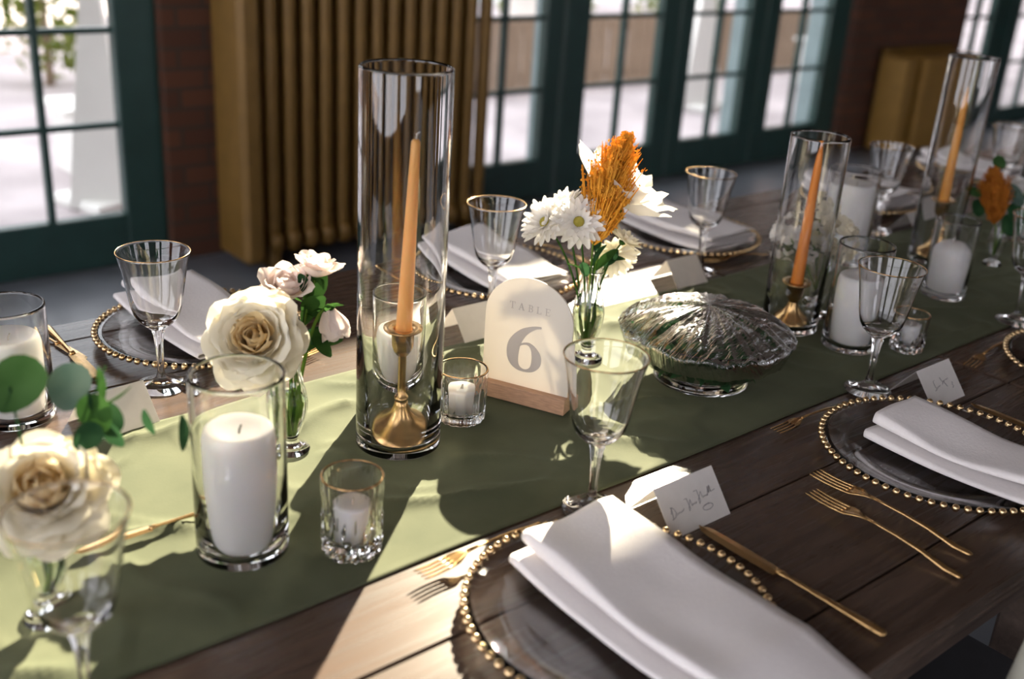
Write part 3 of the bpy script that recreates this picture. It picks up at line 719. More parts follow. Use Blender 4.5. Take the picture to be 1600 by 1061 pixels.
def taper(x, y, z0, L, m, label, lean=(0, 0), wick=True, point=False, r0=.0112):
    t = thing('taper_candle', label, 'candle', (x, y, z0), 0, 'tapers in brass candlesticks')
    n = 12; pts = [(lean[0] * (i / n), lean[1] * (i / n), L * i / n) for i in range(n + 1)]
    rs = [r0 - (r0 - .0058) * (i / n) ** 1.05 for i in range(n + 1)]
    if point: rs[-1] = .0015; rs[-2] = .0052
    else: pts.append((lean[0] * 1.012, lean[1] * 1.012, L * 1.012)); rs.append(.0035)
    rs[0] = .0105
    obj('wax_body', MB().tube(pts, rs, 20).mesh('wax_body'), m, t)
    tp = pts[-1]
    if wick: obj('wick', MB().tube([(tp[0], tp[1], tp[2] - .003), (tp[0] + .001, tp[1], tp[2] + .006), (tp[0] + .004, tp[1] - .002, tp[2] + .009)], [.0013, .0014, .0012], 6).mesh('wick'), M['wick'], t)
zc = holder(.744, 1.068, .155, 'brass candlestick with a trumpet base inside the tallest glass cylinder')
taper(.744, 1.068, RT + .0083 + zc, .272, M['taper_p'], 'peach taper candle with a white wick in the tallest glass cylinder', (.008, -.006))
zc = holder(1.574, 1.048, .075, 'short brass candlestick under the orange taper beside the bowl', .034)
taper(1.574, 1.048, RT + .0083 + zc, .278, M['taper_o'], 'orange taper candle with a pointed tip beside the bowl', (.004, .0), False, True, .0118)
zc = holder(2.20, 1.135, .125, 'brass candlestick under the ochre taper before the brick pier', .038)
taper(2.20, 1.135, RT + .0083 + zc, .27, M['taper_y'], 'slim ochre taper candle before the brick pier', (0, 0), False, True, .012)
zc = holder(2.72, 1.16, .1, 'brass candlestick under the last orange taper of the row', .04)
taper(2.72, 1.16, RT + .0083 + zc, .25, M['taper_o'], 'last orange taper candle at the end of the row', (0, 0), False, True, .012)

# votives
def votive(x, y, r, h, label, kind, label_c):
    t = thing('votive_glass', label, 'votive glass', (x, y, RT), .2, 'gold rimmed votive glasses')
    outer = [(r * .86, 0), (r * .92, .003), (r * .93, .012), (r * .94, h * .25), (r * .95, h * .45), (r * .965, h * .62), (r * .985, h * .8), (r * .999, h - .002), (r, h - .0006), (r, h)]
    prof = closed_vessel(outer, .0034, .011 if kind == 'rib' else .016)
    no = len(outer)
    if kind == 'rib':
        fn = lambda rr, z, a, i: rr * (1 + (.07 * (abs(math.cos(9 * a)) - .5) if 1 <= i <= 6 else 0)); seg = 108; sm = True
    else:
        def fn(rr, z, a, i):
            if 1 <= i <= 5: return rr * (1 + .10 * (((math.cos(10 * a + (pi if i % 2 else 0))) > 0) - .5))
            return rr
        seg = 40; sm = False
    me = MB().lathe(prof, seg, fn).mesh('tumbler', sm)
    obj('tumbler', me, M['crystal'], t)
    o = obj('rim', MB().torus(r - .0016, .0011, h + .0004, 56, 6).mesh('rim'), M['goldrim'], t); o['label'] = 'thin gold rim'
    c = thing('votive_candle', label_c, 'candle', (x, y, RT + (.0115 if kind == 'rib' else .0165)), 0, 'small white votive candles')
    hc = h * .48; rc = r * .58
    obj('wax_body', MB().lathe([(0, 0), (rc * .85, 0), (rc, hc - .004), (rc * .95, hc), (rc * .3, hc - .003), (0, hc - .003)], 32).mesh('wax_body'), M['wax'], c)
    obj('wick', MB().tube([(0, 0, hc - .004), (.001, 0, hc + .004)], .0009, 6).mesh('wick'), M['wick'], c)
votive(.857, 1.083, .0365, .076, 'ribbed votive glass with a gold rim beside the number sign', 'rib', 'small white candle in the ribbed votive glass')
votive(.556, .888, .0352, .094, 'cut crystal votive glass beside the tall pillar candle', 'cut', 'small white candle in the cut crystal votive glass')
votive(1.672, .872, .03, .066, 'small cut crystal votive behind the goblet stem near the pillar candle', 'cut', 'small white candle behind the goblet stem near the pillar candle')

# ------------------------------------------------------------------ number sign
def sign():
    u = Vector((.415, -.91, 0)).normalized(); rz = math.atan2(u.y, u.x)
    t = thing('table_number_sign', 'arched cream acrylic sign reading TABLE 6 in an oak block', 'sign', (.966, 1.073, RT), rz)
    W = .138; H = .193; zb = .012; arch = .062
    pts = [(-W / 2, zb), (W / 2, zb), (W / 2, H - arch)]
    n = 24
    for i in range(1, n): a = pi * i / n; pts.append((W / 2 * math.cos(a), H - arch + arch * math.sin(a)))
    pts.append((-W / 2, H - arch))
    th = .0015
    v = [(p[0], -th, p[1]) for p in pts] + [(p[0], th, p[1]) for p in pts]; k = len(pts)
    f = [tuple(range(k)), tuple(range(2 * k - 1, k - 1, -1))] + [((i + 1) % k, i, k + i, k + (i + 1) % k) for i in range(k)]
    pm = petal_mat('frosted_acrylic', (.80, .75, .67), (.83, .79, .72), .22, 6)
    panel = obj('panel', mesh('panel', v, f, False), pm, t)
    bl = MB().bbox((-.07, -.013, 0), (.07, .013, .025), .0012); o = obj('oak_block', bl.mesh('oak_block', False), M['oak'], t); o['label'] = 'pale oak block with a slot'
    # lettering on the face, y = -th
    def prism(mb, poly):
        poly = [(a, b) for a, b in poly]; n = len(poly)
        mb.add([(a, -th - .0004, b) for a, b in poly] + [(a, -th + .0001, b) for a, b in poly], [tuple(range(n))] + [((i + 1) % n, i, n + i, n + (i + 1) % n) for i in range(n)])
    def ribbon(mb, c, w):
        n = len(c); L_, R_ = [], []
        for i in range(n):
            a = Vector(c[max(i - 1, 0)]); b = Vector(c[min(i + 1, n - 1)]); d = (b - a).normalized(); nn = Vector((-d.y, d.x)); p = Vector(c[i])
            L_.append(p + nn * w[i] / 2); R_.append(p - nn * w[i] / 2)
        for i in range(n - 1): prism(mb, [R_[i], R_[i + 1], L_[i + 1], L_[i]])
    six = MB()
    cx, cz = -.003, .049
    def cat(P, m=8):
        out = []
        for i in range(len(P) - 1):
            p0, p1, p2, p3 = P[max(i - 1, 0)], P[i], P[i + 1], P[min(i + 2, len(P) - 1)]
            for j in range(m):
                t_ = j / m; out.append(tuple(.5 * ((2 * p1[q]) + (-p0[q] + p2[q]) * t_ + (2 * p0[q] - 5 * p1[q] + 4 * p2[q] - p3[q]) * t_ ** 2 + (-p0[q] + 3 * p1[q] - 3 * p2[q] + p3[q]) * t_ ** 3) for q in range(3)))
        out.append(tuple(P[-1])); return out
    # (x, z, width): thin flag, heavy left bow, thin foot, heavy right bow, thin shoulder
    P = [(.0235, .0735, .003), (.012, .0705, .0055), (-.004, .060, .0125), (-.0155, .043, .0185), (-.0185, .028, .0195), (-.0165, .0145, .016), (-.009, .0045, .008), (.002, .0018, .0042),
         (.0125, .006, .0085), (.0185, .016, .0145), (.0185, .028, .0145), (.0125, .0395, .0085), (.004, .0445, .0042), (-.006, .0415, .0028), (-.0115, .036, .0022)]
    C = cat(P); ribbon(six, [(cx + a * 1.02, cz + b) for a, b, w in C], [w for a, b, w in C])
    obj('numeral', six.mesh('numeral', False), M['signtext'], panel)['label'] = 'grey serif numeral 6'
    def letter(nm, x0, strokes):
        mb = MB()
        for s in strokes:
            if len(s) == 4: a, b, c, d = s; prism(mb, [(x0 + a, .143 + b), (x0 + c, .143 + b), (x0 + c, .143 + d), (x0 + a, .143 + d)])
            else: ribbon(mb, [(x0 + a, .143 + b) for a, b in s[0]], [s[1]] * len(s[0]) if not hasattr(s[1], '__len__') else s[1])
        obj('letter', mb.mesh(nm, False), M['signtext'], panel)
    h = .0105; k = .0013; t1 = .0005
    letter('T', -.031, [(.0035, 0, .0035 + k, h), (0, h - t1, .0085, h), (0, h - .0028, t1, h), (.008, h - .0028, .0085, h), (.0024, 0, .006, t1)])
    letter('A', -.017, [(([(0.001, 0), (.0044, h)]), t1 * 1.3), (([(.0042, h), (.0079, 0)]), k * 1.15), (.0022, .0036, .0066, .0036 + t1), (-.0004, 0, .0026, t1), (.0062, 0, .0094, t1)])
    rb = lambda cz_, r: [(.0035 + r * 1.15 * math.sin(pi * i / 8), cz_ - r * math.cos(pi * i / 8)) for i in range(9)]
    wv = [.0005 + .0009 * math.sin(pi * i / 8) for i in range(9)]
    letter('B', -.0015, [(.0011, 0, .0011 + k, h), (.0, 0, .0037, t1), (0, h - t1, .0037, h), (rb(.0027, .0026), wv), (rb(.0078, .0024), wv), (.0024, .005, .0038, .005 + t1)])
    letter('L', .0115, [(.0011, 0, .0011 + k, h), (0, 0, .0072, t1), (0, h - t1, .0036, h), (.0067, 0, .0072, .003)])
    letter('E', .025, [(.0011, 0, .0011 + k, h), (0, 0, .0074, t1), (0, h - t1, .0072, h), (.0069, 0, .0074, .003), (.0067, h - .0026, .0072, h), (.002, .0052, .0052, .0052 + t1), (.0048, .004, .0053, .0068)])
sign()

# ------------------------------------------------------------------ bowl under cling film
def bowl():
    x, y = 1.262, .987
    t = thing('glass_bowl', 'round pressed glass bowl of dark greens under crinkled cling film', 'bowl', (x, y, RT))
    outer = [(.07, 0), (.075, .002), (.074, .007), (.064, .012), (.078, .019), (.098, .033), (.112, .05), (.121, .066), (.1265, .08), (.1295, .0855), (.130, .0865)]
    def fn(r, z, a, i):
        return r * (1 + (.012 * abs(math.cos(16 * a)) if 6 <= i <= 9 else 0))
    obj('bowl_body', MB().lathe(closed_vessel(outer, .004, .02), 128, fn).mesh('bowl_body'), M['crystal2'], t)
    # film: taut skirt round the outside, dome with radiating creases
    v = []; f = []; na = 160; rings = [(.0, 1), (.18, 1), (.36, 1), (.5, 1), (.64, 1), (.76, 1), (.87, 1), (.95, 1), (1.0, 1)]
    hgt = lambda q: .089 + .036 * (1 - q ** 3)
    pr = [(q * .1345, hgt(q)) for q, _ in rings] + [(.1375, .0855), (.1345, .077), (.1305, .066), (.124, .053)]
    for i, (r, z) in enumerate(pr):
        for k in range(na):
            a = 2 * pi * k / na
            cr = abs(noise.noise(Vector((math.cos(a) * 6, math.sin(a) * 6, i * .12)))) + .6 * abs(noise.noise(Vector((math.cos(a) * 17, math.sin(a) * 17, i * .1 + 4))))
            dz = -.010 * cr * min(1, r / .05) * (1 if i < 9 else .3) + noise.noise(Vector((r * math.cos(a) * 30, r * math.sin(a) * 30, 1))) * .004
            rr = r * (1 + (.035 * (cr - .35) if i >= 9 else 0))
            v.append((rr * math.cos(a), rr * math.sin(a), z + dz))
    for i in range(len(pr) - 1):
        for k in range(na): f.append((i * na + k, i * na + (k + 1) % na, (i + 1) * na + (k + 1) % na, (i + 1) * na + k))
    o = obj('cling_film', mesh('cling_film', v, f), M['film'], t); o['label'] = 'clear crinkled cling film stretched over the bowl'
    rnd = random.Random(3); g = MB()
    for _ in range(1700):
        rr = math.sqrt(rnd.random()); a = rnd.random() * 2 * pi; zt = .03 + rnd.random() * .055 + .018 * (1 - rr * rr) * rnd.random()
        mr = min(.117, .088 + .6 * (zt - .03))
        c = Vector((rr * mr * math.cos(a), rr * mr * math.sin(a), zt)); q = Quaternion((rnd.gauss(0, 1), rnd.gauss(0, 1), rnd.gauss(0, 1), rnd.gauss(0, 1))).normalized()
        l = .008 + rnd.random() * .014
        g.add([c + q @ Vector(p) for p in ((-l, 0, 0), (-l * .2, -l * .5, l * .15), (l, 0, .2 * l), (-l * .2, l * .5, l * .15))], [(0, 1, 2, 3)])
    o = obj('salad_greens', g.mesh('salad_greens', False), M['leafd'], None, (x, y, RT)); o['kind'] = 'stuff'; tag(o, 'dark green salad leaves filling the film covered bowl', 'salad')
M['crystal2'] = glass('pressed_glass', 0, 1.45)
bowl()

# ------------------------------------------------------------------ flowers
def petal_mesh(name, L, W, cup=.6, curl=.3, belly=.15, tip=0.0, nu=6, nv=7, ruffle=0.0, seed=0):
    v = []; f = []
    for j in range(nv + 1):
        t = j / nv
        w = W * (math.sin(pi * (.10 + .45 * t)) ** .8) * (1 if t < .6 else 1 - .3 * ((t - .6) / .4) ** 2) + .0004
        for i in range(nu + 1):
            s = 2 * i / nu - 1; th = s * cup
            x = w * math.sin(th) / max(math.sin(cup), .01); y = -w * (1 - math.cos(th)) / max(math.sin(cup), .01) * -1 * -1
            z = t * L * (1 - (.26 if tip == 0 else .12) * abs(s) ** 2.2 * t ** 3) + tip * L * t * max(0, 1 - abs(s) * 2.2) * (t > .7)
            yy = y + belly * L * math.sin(pi * t * .85) + curl * L * max(0, t - .6) ** 2 * 2.6
            yy += ruffle * L * noise.noise(Vector((s * 2 + seed, t * 3, seed * 1.3))) * t
            v.append((x, yy, z))
    for j in range(nv):
        for i in range(nu):
            a = j * (nu + 1) + i; f.append((a, a + 1, a + nu + 2, a + nu + 1))
    return mesh(name, v, f)

def axis_quat(d): return Vector(d).normalized().to_track_quat('Z', 'Y')

def stem_part(parent, pts, r=.002, m=None, name='stem'):
    n = len(pts); return obj(name, MB().tube(pts, [r * (1.1 - .3 * i / max(1, n - 1)) for i in range(n)], 8).mesh(name), m or M['stem'], parent)

def bez(a, b, c, n=8): return [Vector(a) * (1 - t) ** 2 + Vector(b) * 2 * t * (1 - t) + Vector(c) * t * t for t in [i / n for i in range(n + 1)]]

def leaf_part(parent, p, d, L, W, m, roll=0, name='leaf', fold=.25):
    v = []; f = []; n = 7
    for j in range(n + 1):
        t = j / n; w = W * math.sin(pi * min(1, t * .93 + .04)) ** .75
        for s in (-1, -.5, 0, .5, 1): v.append((s * w, fold * abs(s) * w - .18 * L * t * t, t * L))
    for j in range(n):
        for i in range(4): a = j * 5 + i; f.append((a, a + 1, a + 6, a + 5))
    return obj(name, mesh(name, v, f), m, parent, p, axis_quat(d) @ Quaternion((0, 0, 1), roll))

def rose(base, head, axis, R, label, rings, mats, tipp=0, leaves=(), ctrl=None, group='roses in bud vases', seed=1, sepals=True):
    """base: stem foot in the vase, head: bottom of the bloom"""
    base = Vector(base); head = Vector(head); t = thing('rose', label, 'rose', base, 0, group)
    h = head - base; ax = Vector(axis).normalized()
    stem_part(t, bez((0, 0, 0), Vector(ctrl) - base if ctrl else h * .5 + Vector((0, 0, .02)), h), .0024)
    q = axis_quat(ax); rnd = random.Random(seed)
    for k, (n, tilt, ln, wd, cup, curl, off, mi) in enumerate(rings):
        mes = [petal_mesh('petal', R * ln, R * wd, cup, curl, .16, tipp, ruffle=.12, seed=seed + k * 3 + j) for j in range(2)]
        for j in range(n):
            a = 2 * pi * j / n + k * 1.1 + rnd.uniform(-.15, .15); tl = tilt + rnd.uniform(-.1, .1)
            lq = q @ Quaternion((0, 0, 1), a) @ Quaternion((1, 0, 0), -tl)
            p = h + q @ (Quaternion((0, 0, 1), a) @ Vector((0, R * off, 0)))
            s = rnd.uniform(.93, 1.07)
            obj('petal', mes[j % 2], mats[mi], t, p, lq, s)
    if sepals:
        obj('calyx', MB().lathe([(0, -.006), (.004, -.004), (R * .2, 0), (R * .16, .004), (0, .005)], 12).mesh('calyx'), M['leaf'], t, h, q)
        for j in range(5):
            a = 2 * pi * j / 5; leaf_part(t, h, q @ Vector((math.cos(a), math.sin(a), -.2)), R * .5, R * .1, M['leaf'], 0, 'sepal')
    for (p, d, L, W) in leaves: leaf_part(t, Vector(p) - base, d, L, W, M['leaf'], rnd.random() * 2)
    return t
FULL = [(4, .04, .60, .26, 1.0, .0, .02, 1), (5, .12, .66, .34, .95, .05, .08, 1), (5, .26, .72, .42, .85, .12, .13, 1), (6, .44, .80, .50, .75, .28, .16, 0), (7, .66, .88, .56, .65, .4, .17, 0), (7, .92, .94, .62, .55, .5, .17, 0), (8, 1.2, .98, .62, .5, .45, .15, 0), (7, 1.48, .98, .6, .45, .4, .12, 0)]
SPRAY = [(4, .04, .75, .3, .95, 0, .02, 1), (5, .16, .85, .36, .85, .1, .08, 0), (6, .34, .95, .44, .75, .35, .12, 0), (6, .62, 1.0, .46, .6, .5, .13, 0)]
BUD = [(3, .0, .9, .32, 1.0, 0, .0, 1), (4, .1, 1.0, .40, .95, .1, .07, 0), (5, .22, 1.02, .44, .85, .3, .1, 0)]
OPEN = [(4, .1, .7, .3, .9, 0, .03, 0), (5, .35, .85, .40, .8, .1, .08, 0), (6, .7, 1.05, .48, .6, .2, .12, 0), (6, 1.0, 1.2, .55, .5, .15, .13, 0)]

def bud_vase(x, y, s, label, water=True):
    t = thing('bud_vase', label, 'vase', (x, y, RT), 0, 'clear bud vases'); t.scale = (s, s, s)
    outer = [(.0285, 0), (.029, .002), (.027, .0045), (.016, .010), (.0098, .0165), (.0105, .021), (.015, .03), (.0215, .048), (.0255, .068), (.0262, .082), (.0235, .1), (.0185, .118), (.0152, .133), (.0165, .145), (.0192, .1508), (.0198, .152)]
    prof = closed_vessel(outer, .002, .022)
    rib = lambda r, z, a, i: r * (1 + (.02 * math.cos(12 * a) if z > .03 else 0))
    obj('vase_body', MB().lathe(prof, 60, rib).mesh('vase_body'), M['glass'], t)
    if water: obj('water', MB().lathe([(0, .0235), (.006, .0235), (.0118, .03), (.0182, .048), (.022, .068), (.0228, .082), (.0218, .09), (0, .09)], 40).mesh('water'), M['water'], t)
    return Vector((x, y, RT))

# --- arrangement behind the sign
B = bud_vase(1.155, 1.143, 1.0, 'clear waisted bud vase behind the number sign holding daisies')
Z = Vector((0, 0, T))
camp = Vector((0, 0, 1.45))
rose(B + Vector((.002, .002, .03)), Vector((1.212, 1.172, T + .255)), (.45, -.25, .8), .078, 'white rose with pointed petals behind the orange plume', OPEN, (M['white'], M['white']), .12, (), Vector((1.16, 1.146, T + .18)), seed=5, group='blooms in the vase behind the sign')
def daisy(base, head, axis, R, label, ctrl, seed=1, n=20, m='white', cen=True):
    base = Vector(base); head = Vector(head); t = thing('daisy', label, 'daisy', base, 0, 'blooms in the vase behind the sign'); h = head - base
    stem_part(t, bez((0, 0, 0), Vector(ctrl) - base, h), .0017, M['leaf'])
    q = axis_quat(axis); rnd = random.Random(seed); me = petal_mesh('petal', R * .98, R * .165, .5, -.05, .05, 0, 4, 5)
    for lay, (cnt, tl, sc_) in enumerate(((n, 1.38, 1.0), (n - 4, 1.05, .88), (n - 8, .7, .6))):
        for j in range(cnt):
            a = 2 * pi * j / cnt + lay * .13 + rnd.uniform(-.08, .08)
            lq = q @ Quaternion((0, 0, 1), a) @ Quaternion((1, 0, 0), -(tl + rnd.uniform(-.16, .16)))
            obj('petal', me, M[m], t, h + q @ (Quaternion((0, 0, 1), a) @ Vector((0, R * .12, 0))), lq, sc_ * rnd.uniform(.9, 1.08))
    if cen: obj('heart', MB().lathe([(0, -.004), (R * .16, -.001), (R * .22, .003), (R * .15, .007), (0, .008)], 14).mesh('heart'), M['yellowc'], t, h, q)
    obj('calyx', MB().lathe([(0, -.008), (.003, -.007), (R * .2, -.002), (0, 0)], 12).mesh('calyx'), M['leaf'], t, h, q)
BB = B + Vector((0, 0, .028))
daisy(BB + Vector((-.002, 0, 0)), (1.085, 1.184, T + .232), (-.72, .1, .55), .042, 'white daisy leaning out farthest over the number sign', (1.13, 1.15, T + .17), 2)
daisy(BB + Vector((-.001, -.002, 0)), (1.11, 1.137, T + .242), (-.42, -.55, .35), .040, 'white daisy facing forward with its heart showing', (1.135, 1.138, T + .17), 3)
daisy(BB + Vector((0, .002, 0)), (1.124, 1.19, T + .252), (-.35, .2, .85), .036, 'white daisy tucked behind the two front ones', (1.14, 1.16, T + .17), 4)
daisy(BB + Vector((.002, -.001, 0)), (1.192, 1.118, T + .205), (.5, -.2, .75), .034, 'ivory daisy half closed under the orange plume', (1.165, 1.138, T + .16), 5, 18, 'cream', False)
daisy(BB + Vector((.002, 0, 0)), (1.193, 1.136, T + .178), (.55, .05, -.5), .038, 'pale daisy hanging face down by the lip of the vase', (1.18, 1.14, T + .2), 6, 18, 'cream', False)

def plume(base, pts, rad, label, m, n, seed, group):
    base = Vector(base); t = thing('amaranth_plume', label, 'plume', base, 0, group); rnd = random.Random(seed)
    pts = [Vector(p) - base for p in pts]
    stem_part(t, bez((0, 0, 0), pts[0] * .5 + Vector((0, 0, .03)), pts[0]) + pts[1:], .0016)
    mb = MB()
    for _ in range(n):
        u = rnd.random() ** .9; k = u * (len(pts) - 1); i = min(int(k), len(pts) - 2); fr = k - i
        c = pts[i].lerp(pts[i + 1], fr); ax = (pts[i + 1] - pts[i]).normalized()
        side = Vector((rnd.gauss(0, 1), rnd.gauss(0, 1), rnd.gauss(0, 1))); side = (side - ax * side.dot(ax)).normalized()
        R = rad * max(0, 1 - u) ** .9 * (.5 + .5 * min(1, u * 4)) * rnd.uniform(.45, 1.25) + .003
        l = R * (.5 + rnd.random() * .9) + .005; d0 = (side * .7 + ax * .8).normalized(); d1 = (side * .35 + ax + Vector((0, 0, -.1))).normalized()
        a = c + side * R * .15; b = a + d0 * l * .6; e = b + d1 * l * .6
        mb.tube([a, b, e], [.0009, .0017, .0004], 4, False)
        for _k in range(5):
            q = b.lerp(e, rnd.random()) + Vector((rnd.gauss(0, 1), rnd.gauss(0, 1), rnd.gauss(0, 1))) * .0022; s = .0016
            dd = Vector((rnd.gauss(0, 1), rnd.gauss(0, 1), rnd.gauss(0, 1))).normalized() * s * 2
            mb.add([q - dd, q + Vector((s, 0, s)), q + dd, q + Vector((-s, s, 0))], [(0, 1, 2), (0, 2, 3), (0, 3, 1), (1, 3, 2)])
    o = obj('spikelets', mb.mesh('spikelets', False), M[m], t); o['kind'] = 'stuff'
plume(BB + Vector((.001, .003, 0)), [(1.136, 1.128, T + .205), (1.148, 1.128, T + .25), (1.162, 1.132, T + .295), (1.184, 1.138, T + .33), (1.203, 1.143, T + .36)], .052, 'feathery orange amaranth plume rising between white blooms', 'plume', 1000, 4, 'blooms in the vase behind the sign')
def foliage(base, items, label, m, group, cat='foliage', name='leafy_sprig'):
    base = Vector(base); t = thing(name, label, cat, base, 0, group)
    top = Vector(items[-1][0]) - base
    stem_part(t, bez((0, 0, 0), top * .5 + Vector((0, 0, .03)), top), .0016, M['leaf'])
    for (p, d, L, W, mm) in items: leaf_part(t, Vector(p) - base, d, L, W, M[mm], random.random() * 3)
foliage(BB + Vector((0, -.003, 0)), [((1.135, 1.135, T + .15), (-.4, -.2, .8), .04, .009, 'leafd'), ((1.14, 1.13, T + .165), (.1, -.3, 1), .045, .011, 'leafd'), ((1.15, 1.13, T + .16), (.4, -.4, .9), .045, .011, 'leaf'), ((1.165, 1.13, T + .165), (.6, -.2, .7), .035, .010, 'leafd'), ((1.13, 1.14, T + .16), (-.7, .1, .5), .035, .007, 'leaf'), ((1.175, 1.125, T + .172), (.7, -.5, .3), .024, .012, 'leafd'), ((1.15, 1.135, T + .19), (.1, .1, 1), .03, .008, 'leafd')], 'dark green leaves at the neck of the daisy vase', 'leafd', 'blooms in the vase behind the sign')

# --- arrangement with the big cream rose
B = bud_vase(.613, 1.13, .86, 'clear bud vase hidden behind the tall pillar candle', True); G = 'roses behind the tall pillar candle'
BB = B + Vector((0, 0, .024))
tow = (camp - Vector((.555, 1.116, T + .19))).normalized()
rose(BB, Vector((.571, 1.134, T + .165)), (-.55, -.62, .62), .058, 'large cream garden rose in full bloom facing out', FULL, (M['cream'], M['creamc']), 0, (), Vector((.6, 1.13, T + .13)), seed=11, group=G)
rose(BB + Vector((.001, .001, 0)), Vector((.673, 1.168, T + .222)), (.15, -.1, 1), .036, 'topmost blush spray rose above the cream rose', SPRAY, (M['blush'], M['blush']), 0, [((.66, 1.16, T + .19), (.6, 0, .9), .045, .011), ((.655, 1.155, T + .185), (.5, .3, .6), .04, .012)], Vector((.63, 1.14, T + .15)), seed=12, group=G)
rose(BB + Vector((-.001, .002, 0)), Vector((.636, 1.178, T + .198)), (-.2, -.3, 1), .043, 'ruffled blush spray rose touching the cream rose', SPRAY, (M['blush'], M['blush']), 0, [((.65, 1.16, T + .18), (.2, -.5, .4), .04, .014), ((.65, 1.155, T + .18), (.7, -.3, -.2), .035, .013)], Vector((.625, 1.14, T + .13)), seed=13, group=G)
rose(BB + Vector((.002, 0, 0)), Vector((.672, 1.132, T + .19)), (.1, -.3, -1), .042, 'drooping blush rosebud hanging over the fork', BUD, (M['blush'], M['blush']), 0, [((.655, 1.14, T + .185), (.5, -.3, -.5), .045, .009), ((.65, 1.135, T + .16), (.6, -.4, -.2), .04, .012), ((.645, 1.13, T + .155), (.5, -.5, -.5), .035, .012)], Vector((.65, 1.14, T + .2)), seed=14, group=G)
foliage(BB + Vector((-.001, -.001, 0)), [((.632, 1.14, T + .13), (.5, -.3, .5), .04, .01, 'leaf'), ((.638, 1.142, T + .15), (.6, -.2, .1), .04, .012, 'leafd'), ((.645, 1.15, T + .165), (.5, .1, .8), .04, .012, 'leaf'), ((.65, 1.155, T + .19), (.4, .3, .8), .04, .012, 'leaf'), ((.655, 1.157, T + .205), (-.3, .2, 1), .03, .008, 'leafd')], 'fresh green rose leaves between the spray roses', 'leaf', G)

# --- foreground arrangement with eucalyptus
B = bud_vase(.245, .955, .85, 'clear bud vase holding the cream rose and eucalyptus', True); G = 'cream rose and eucalyptus in a bud vase'
BB = B + Vector((0, 0, .024))
rose(BB, Vector((.256, .957, T + .135)), (-.22, -.42, .8), .058, 'cream rose rising among round eucalyptus leaves', FULL, (M['cream'], M['creamc']), 0, (), Vector((.25, .955, T + .1)), seed=21, group=G)
def euc_sprig(base, ctrl, tip, leaves, label):
    base = Vector(base); t = thing('eucalyptus_sprig', label, 'eucalyptus', base, 0, G)
    stem_part(t, bez((0, 0, 0), Vector(ctrl) - base, Vector(tip) - base), .0015, M['leafd'])
    for (c, nrm, r, mm) in leaves:
        # round leaf disc, slightly cupped
        v = [(0, 0, 0)]; f = []
        for rr in (.5, 1.0):
            for k in range(16):
                a = 2 * pi * k / 16; w = (.86 + .14 * math.cos(a)); v.append((r * rr * math.cos(a) * 1.08, r * rr * math.sin(a) * w, r * .16 * rr * rr))
        for k in range(16): f.append((0, 1 + k, 1 + (k + 1) % 16)); f.append((1 + k, 17 + k, 17 + (k + 1) % 16, 1 + (k + 1) % 16))
        obj('leaf', mesh('leaf', v, f), M[mm], t, Vector(c) - base, axis_quat(nrm) @ Quaternion((0, 0, 1), random.random() * 6))
tc_ = (-.25, -.75, .62)
euc_sprig(BB + Vector((.001, .002, 0)), (.25, .98, T + .16), (.25, 1.012, T + .232), [((.256, 1.012, T + .232), tc_, .029, 'euc'), ((.305, 1.01, T + .218), (-.35, -.6, .7), .024, 'eucb')], 'eucalyptus sprig with the big round green leaf behind the cream rose')
euc_sprig(BB + Vector((.002, 0, 0)), (.28, .96, T + .17), (.333, .985, T + .245), [((.312, .962, T + .208), (-.5, -.7, .3), .019, 'leaf'), ((.326, .97, T + .196), (-.1, -.8, .4), .016, 'leafd'), ((.30, .955, T + .19), (-.3, -.8, .2), .015, 'leafd')], 'dark eucalyptus sprig reaching over the runner')
foliage(BB + Vector((.002, .001, 0)), [((.318, .968, T + .213), (.8, -.2, .25), .034, .007, 'leaf'), ((.322, .972, T + .212), (.15, .2, 1), .038, .005, 'leaf'), ((.318, .962, T + .2), (.3, -.3, -.8), .035, .009, 'leafd'), ((.356, .953, T + .205), (.1, -.2, -1), .03, .006, 'leafd'), ((.386, .935, T + .198), (.05, -.1, -1), .042, .0065, 'leafd'), ((.31, .965, T + .21), (0, 0, 1), .02, .004, 'leafd')], 'thin pointed sprig with hanging dark leaves', 'leaf', G)

# --- white flower cluster behind the orange taper
B = bud_vase(1.672, 1.062, .9, 'clear bud vase under the white flower cluster', False); G = 'white stock stems'
def stock(base, head, R, n, label, seed, m='white'):
    base = Vector(base); t = thing('white_stock', label, 'flower', base, 0, G); h = Vector(head) - base; rnd = random.Random(seed)
    stem_part(t, bez((0, 0, 0), h * .5 + Vector((0, 0, .02)), h), .002)
    me = petal_mesh('petal', .016, .008, .5, .4, .1, 0, 3, 4)
    for k in range(n):
        d = Vector((rnd.gauss(0, 1), rnd.gauss(0, 1), rnd.gauss(0, 1))).normalized(); c = h + Vector((d.x * R * .75, d.y * R * .75, d.z * R * 1.15)); q = axis_quat(d)
        for j in range(4):
            lq = q @ Quaternion((0, 0, 1), j * pi / 2 + rnd.random()) @ Quaternion((1, 0, 0), -(.9 + rnd.uniform(-.3, .3))); obj('petal', me, M[m], t, c, lq, rnd.uniform(.85, 1.25))
    for j in range(5):
        a = j * 1.25; leaf_part(t, h + Vector((0, 0, -R * .7)), (math.cos(a), math.sin(a), .35), .03, .007, M['leafd'])
BB = B + Vector((0, 0, .03))
stock(BB + Vector((-.002, 0, 0)), (1.612, 1.105, T + .150), .034, 26, 'white flower head of the cluster on the covered bowl side', 1)
stock(BB + Vector((.0, .002, 0)), (1.676, 1.088, T + .186), .034, 28, 'tallest cream flower head of the cluster behind the orange taper', 2, 'cream')
stock(BB + Vector((.002, 0, 0)), (1.688, 1.048, T + .15), .03, 22, 'cream flower head of the cluster leaning towards the pillar candle', 3, 'cream')
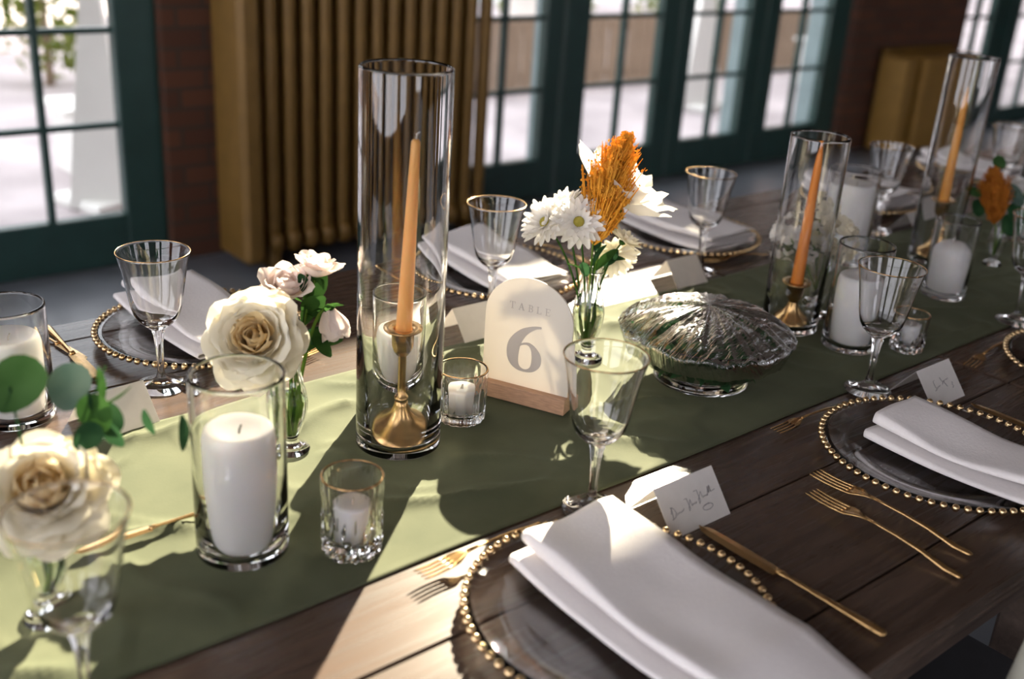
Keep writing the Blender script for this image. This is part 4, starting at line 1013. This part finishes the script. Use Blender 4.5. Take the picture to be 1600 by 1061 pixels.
stock(BB + Vector((0, -.002, 0)), (1.64, 1.07, T + .142), .026, 18, 'low white flower head of the cluster against the orange taper', 4)

# --- rust plume arrangement at the far right
B = bud_vase(2.3, 1.045, .7, 'small clear bud vase with the rust plume', False); G = 'rust plume and eucalyptus'
BB = B + Vector((0, 0, .022))
plume(BB, [(2.268, 1.045, T + .10), (2.27, 1.052, T + .135), (2.277, 1.066, T + .17), (2.283, 1.08, T + .205)], .042, 'rust red amaranth plume beyond the domed candle', 'plumed', 700, 9, G)
euc_sprig(BB + Vector((.001, 0, 0)), (2.3, 1.03, T + .1), (2.31, 1.035, T + .17), [((2.31, 1.037, T + .158), tc_, .026, 'eucb'), ((2.302, 1.022, T + .122), (-.3, -.6, .5), .024, 'leafd'), ((2.288, 1.024, T + .10), (-.4, -.6, .3), .022, 'leafd'), ((2.243, 1.078, T + .128), tc_, .02, 'leafd'), ((2.30, 1.083, T + .222), tc_, .018, 'euc'), ((2.244, 1.095, T + .16), (-.3, -.5, .8), .016, 'euc')], 'eucalyptus sprig round the rust red plume')
rose(BB + Vector((0, .001, 0)), Vector((2.39, 1.06, T + .15)), (-.2, -.3, 1), .035, 'small white rose beside the rust red plume', SPRAY, (M['white'], M['white']), 0, (), Vector((2.33, 1.05, T + .1)), seed=31, group=G)

# ------------------------------------------------------------------ chair at the near side
ch = thing('chair', 'weathered grey wooden chair tucked in at the charger beside the two gold forks', 'chair', (1.24, .35, 0), 0)
obj('seat', MB().bbox((-.2, .02, .43), (.2, .42, .455), .008).mesh('seat', False), M['seatd'], ch)
for sx in (-.2, .2):
    obj('leg', MB().bbox((sx - .016, .37, 0), (sx + .016, .402, .43), .004).mesh('leg', False), M['chairw'], ch)
    obj('back_post', MB().tube([(sx, .0, 0), (sx, .005, .43), (sx, -.012, .66), (sx, -.03, .84)], [.017, .018, .017, .014], 12).mesh('post'), M['chairw'], ch)
for z in (.56, .66, .76): obj('back_slat', MB().bbox((-.2, -.03, z), (.2, -.012, z + .045), .004).mesh('slat', False), M['chairw'], ch)
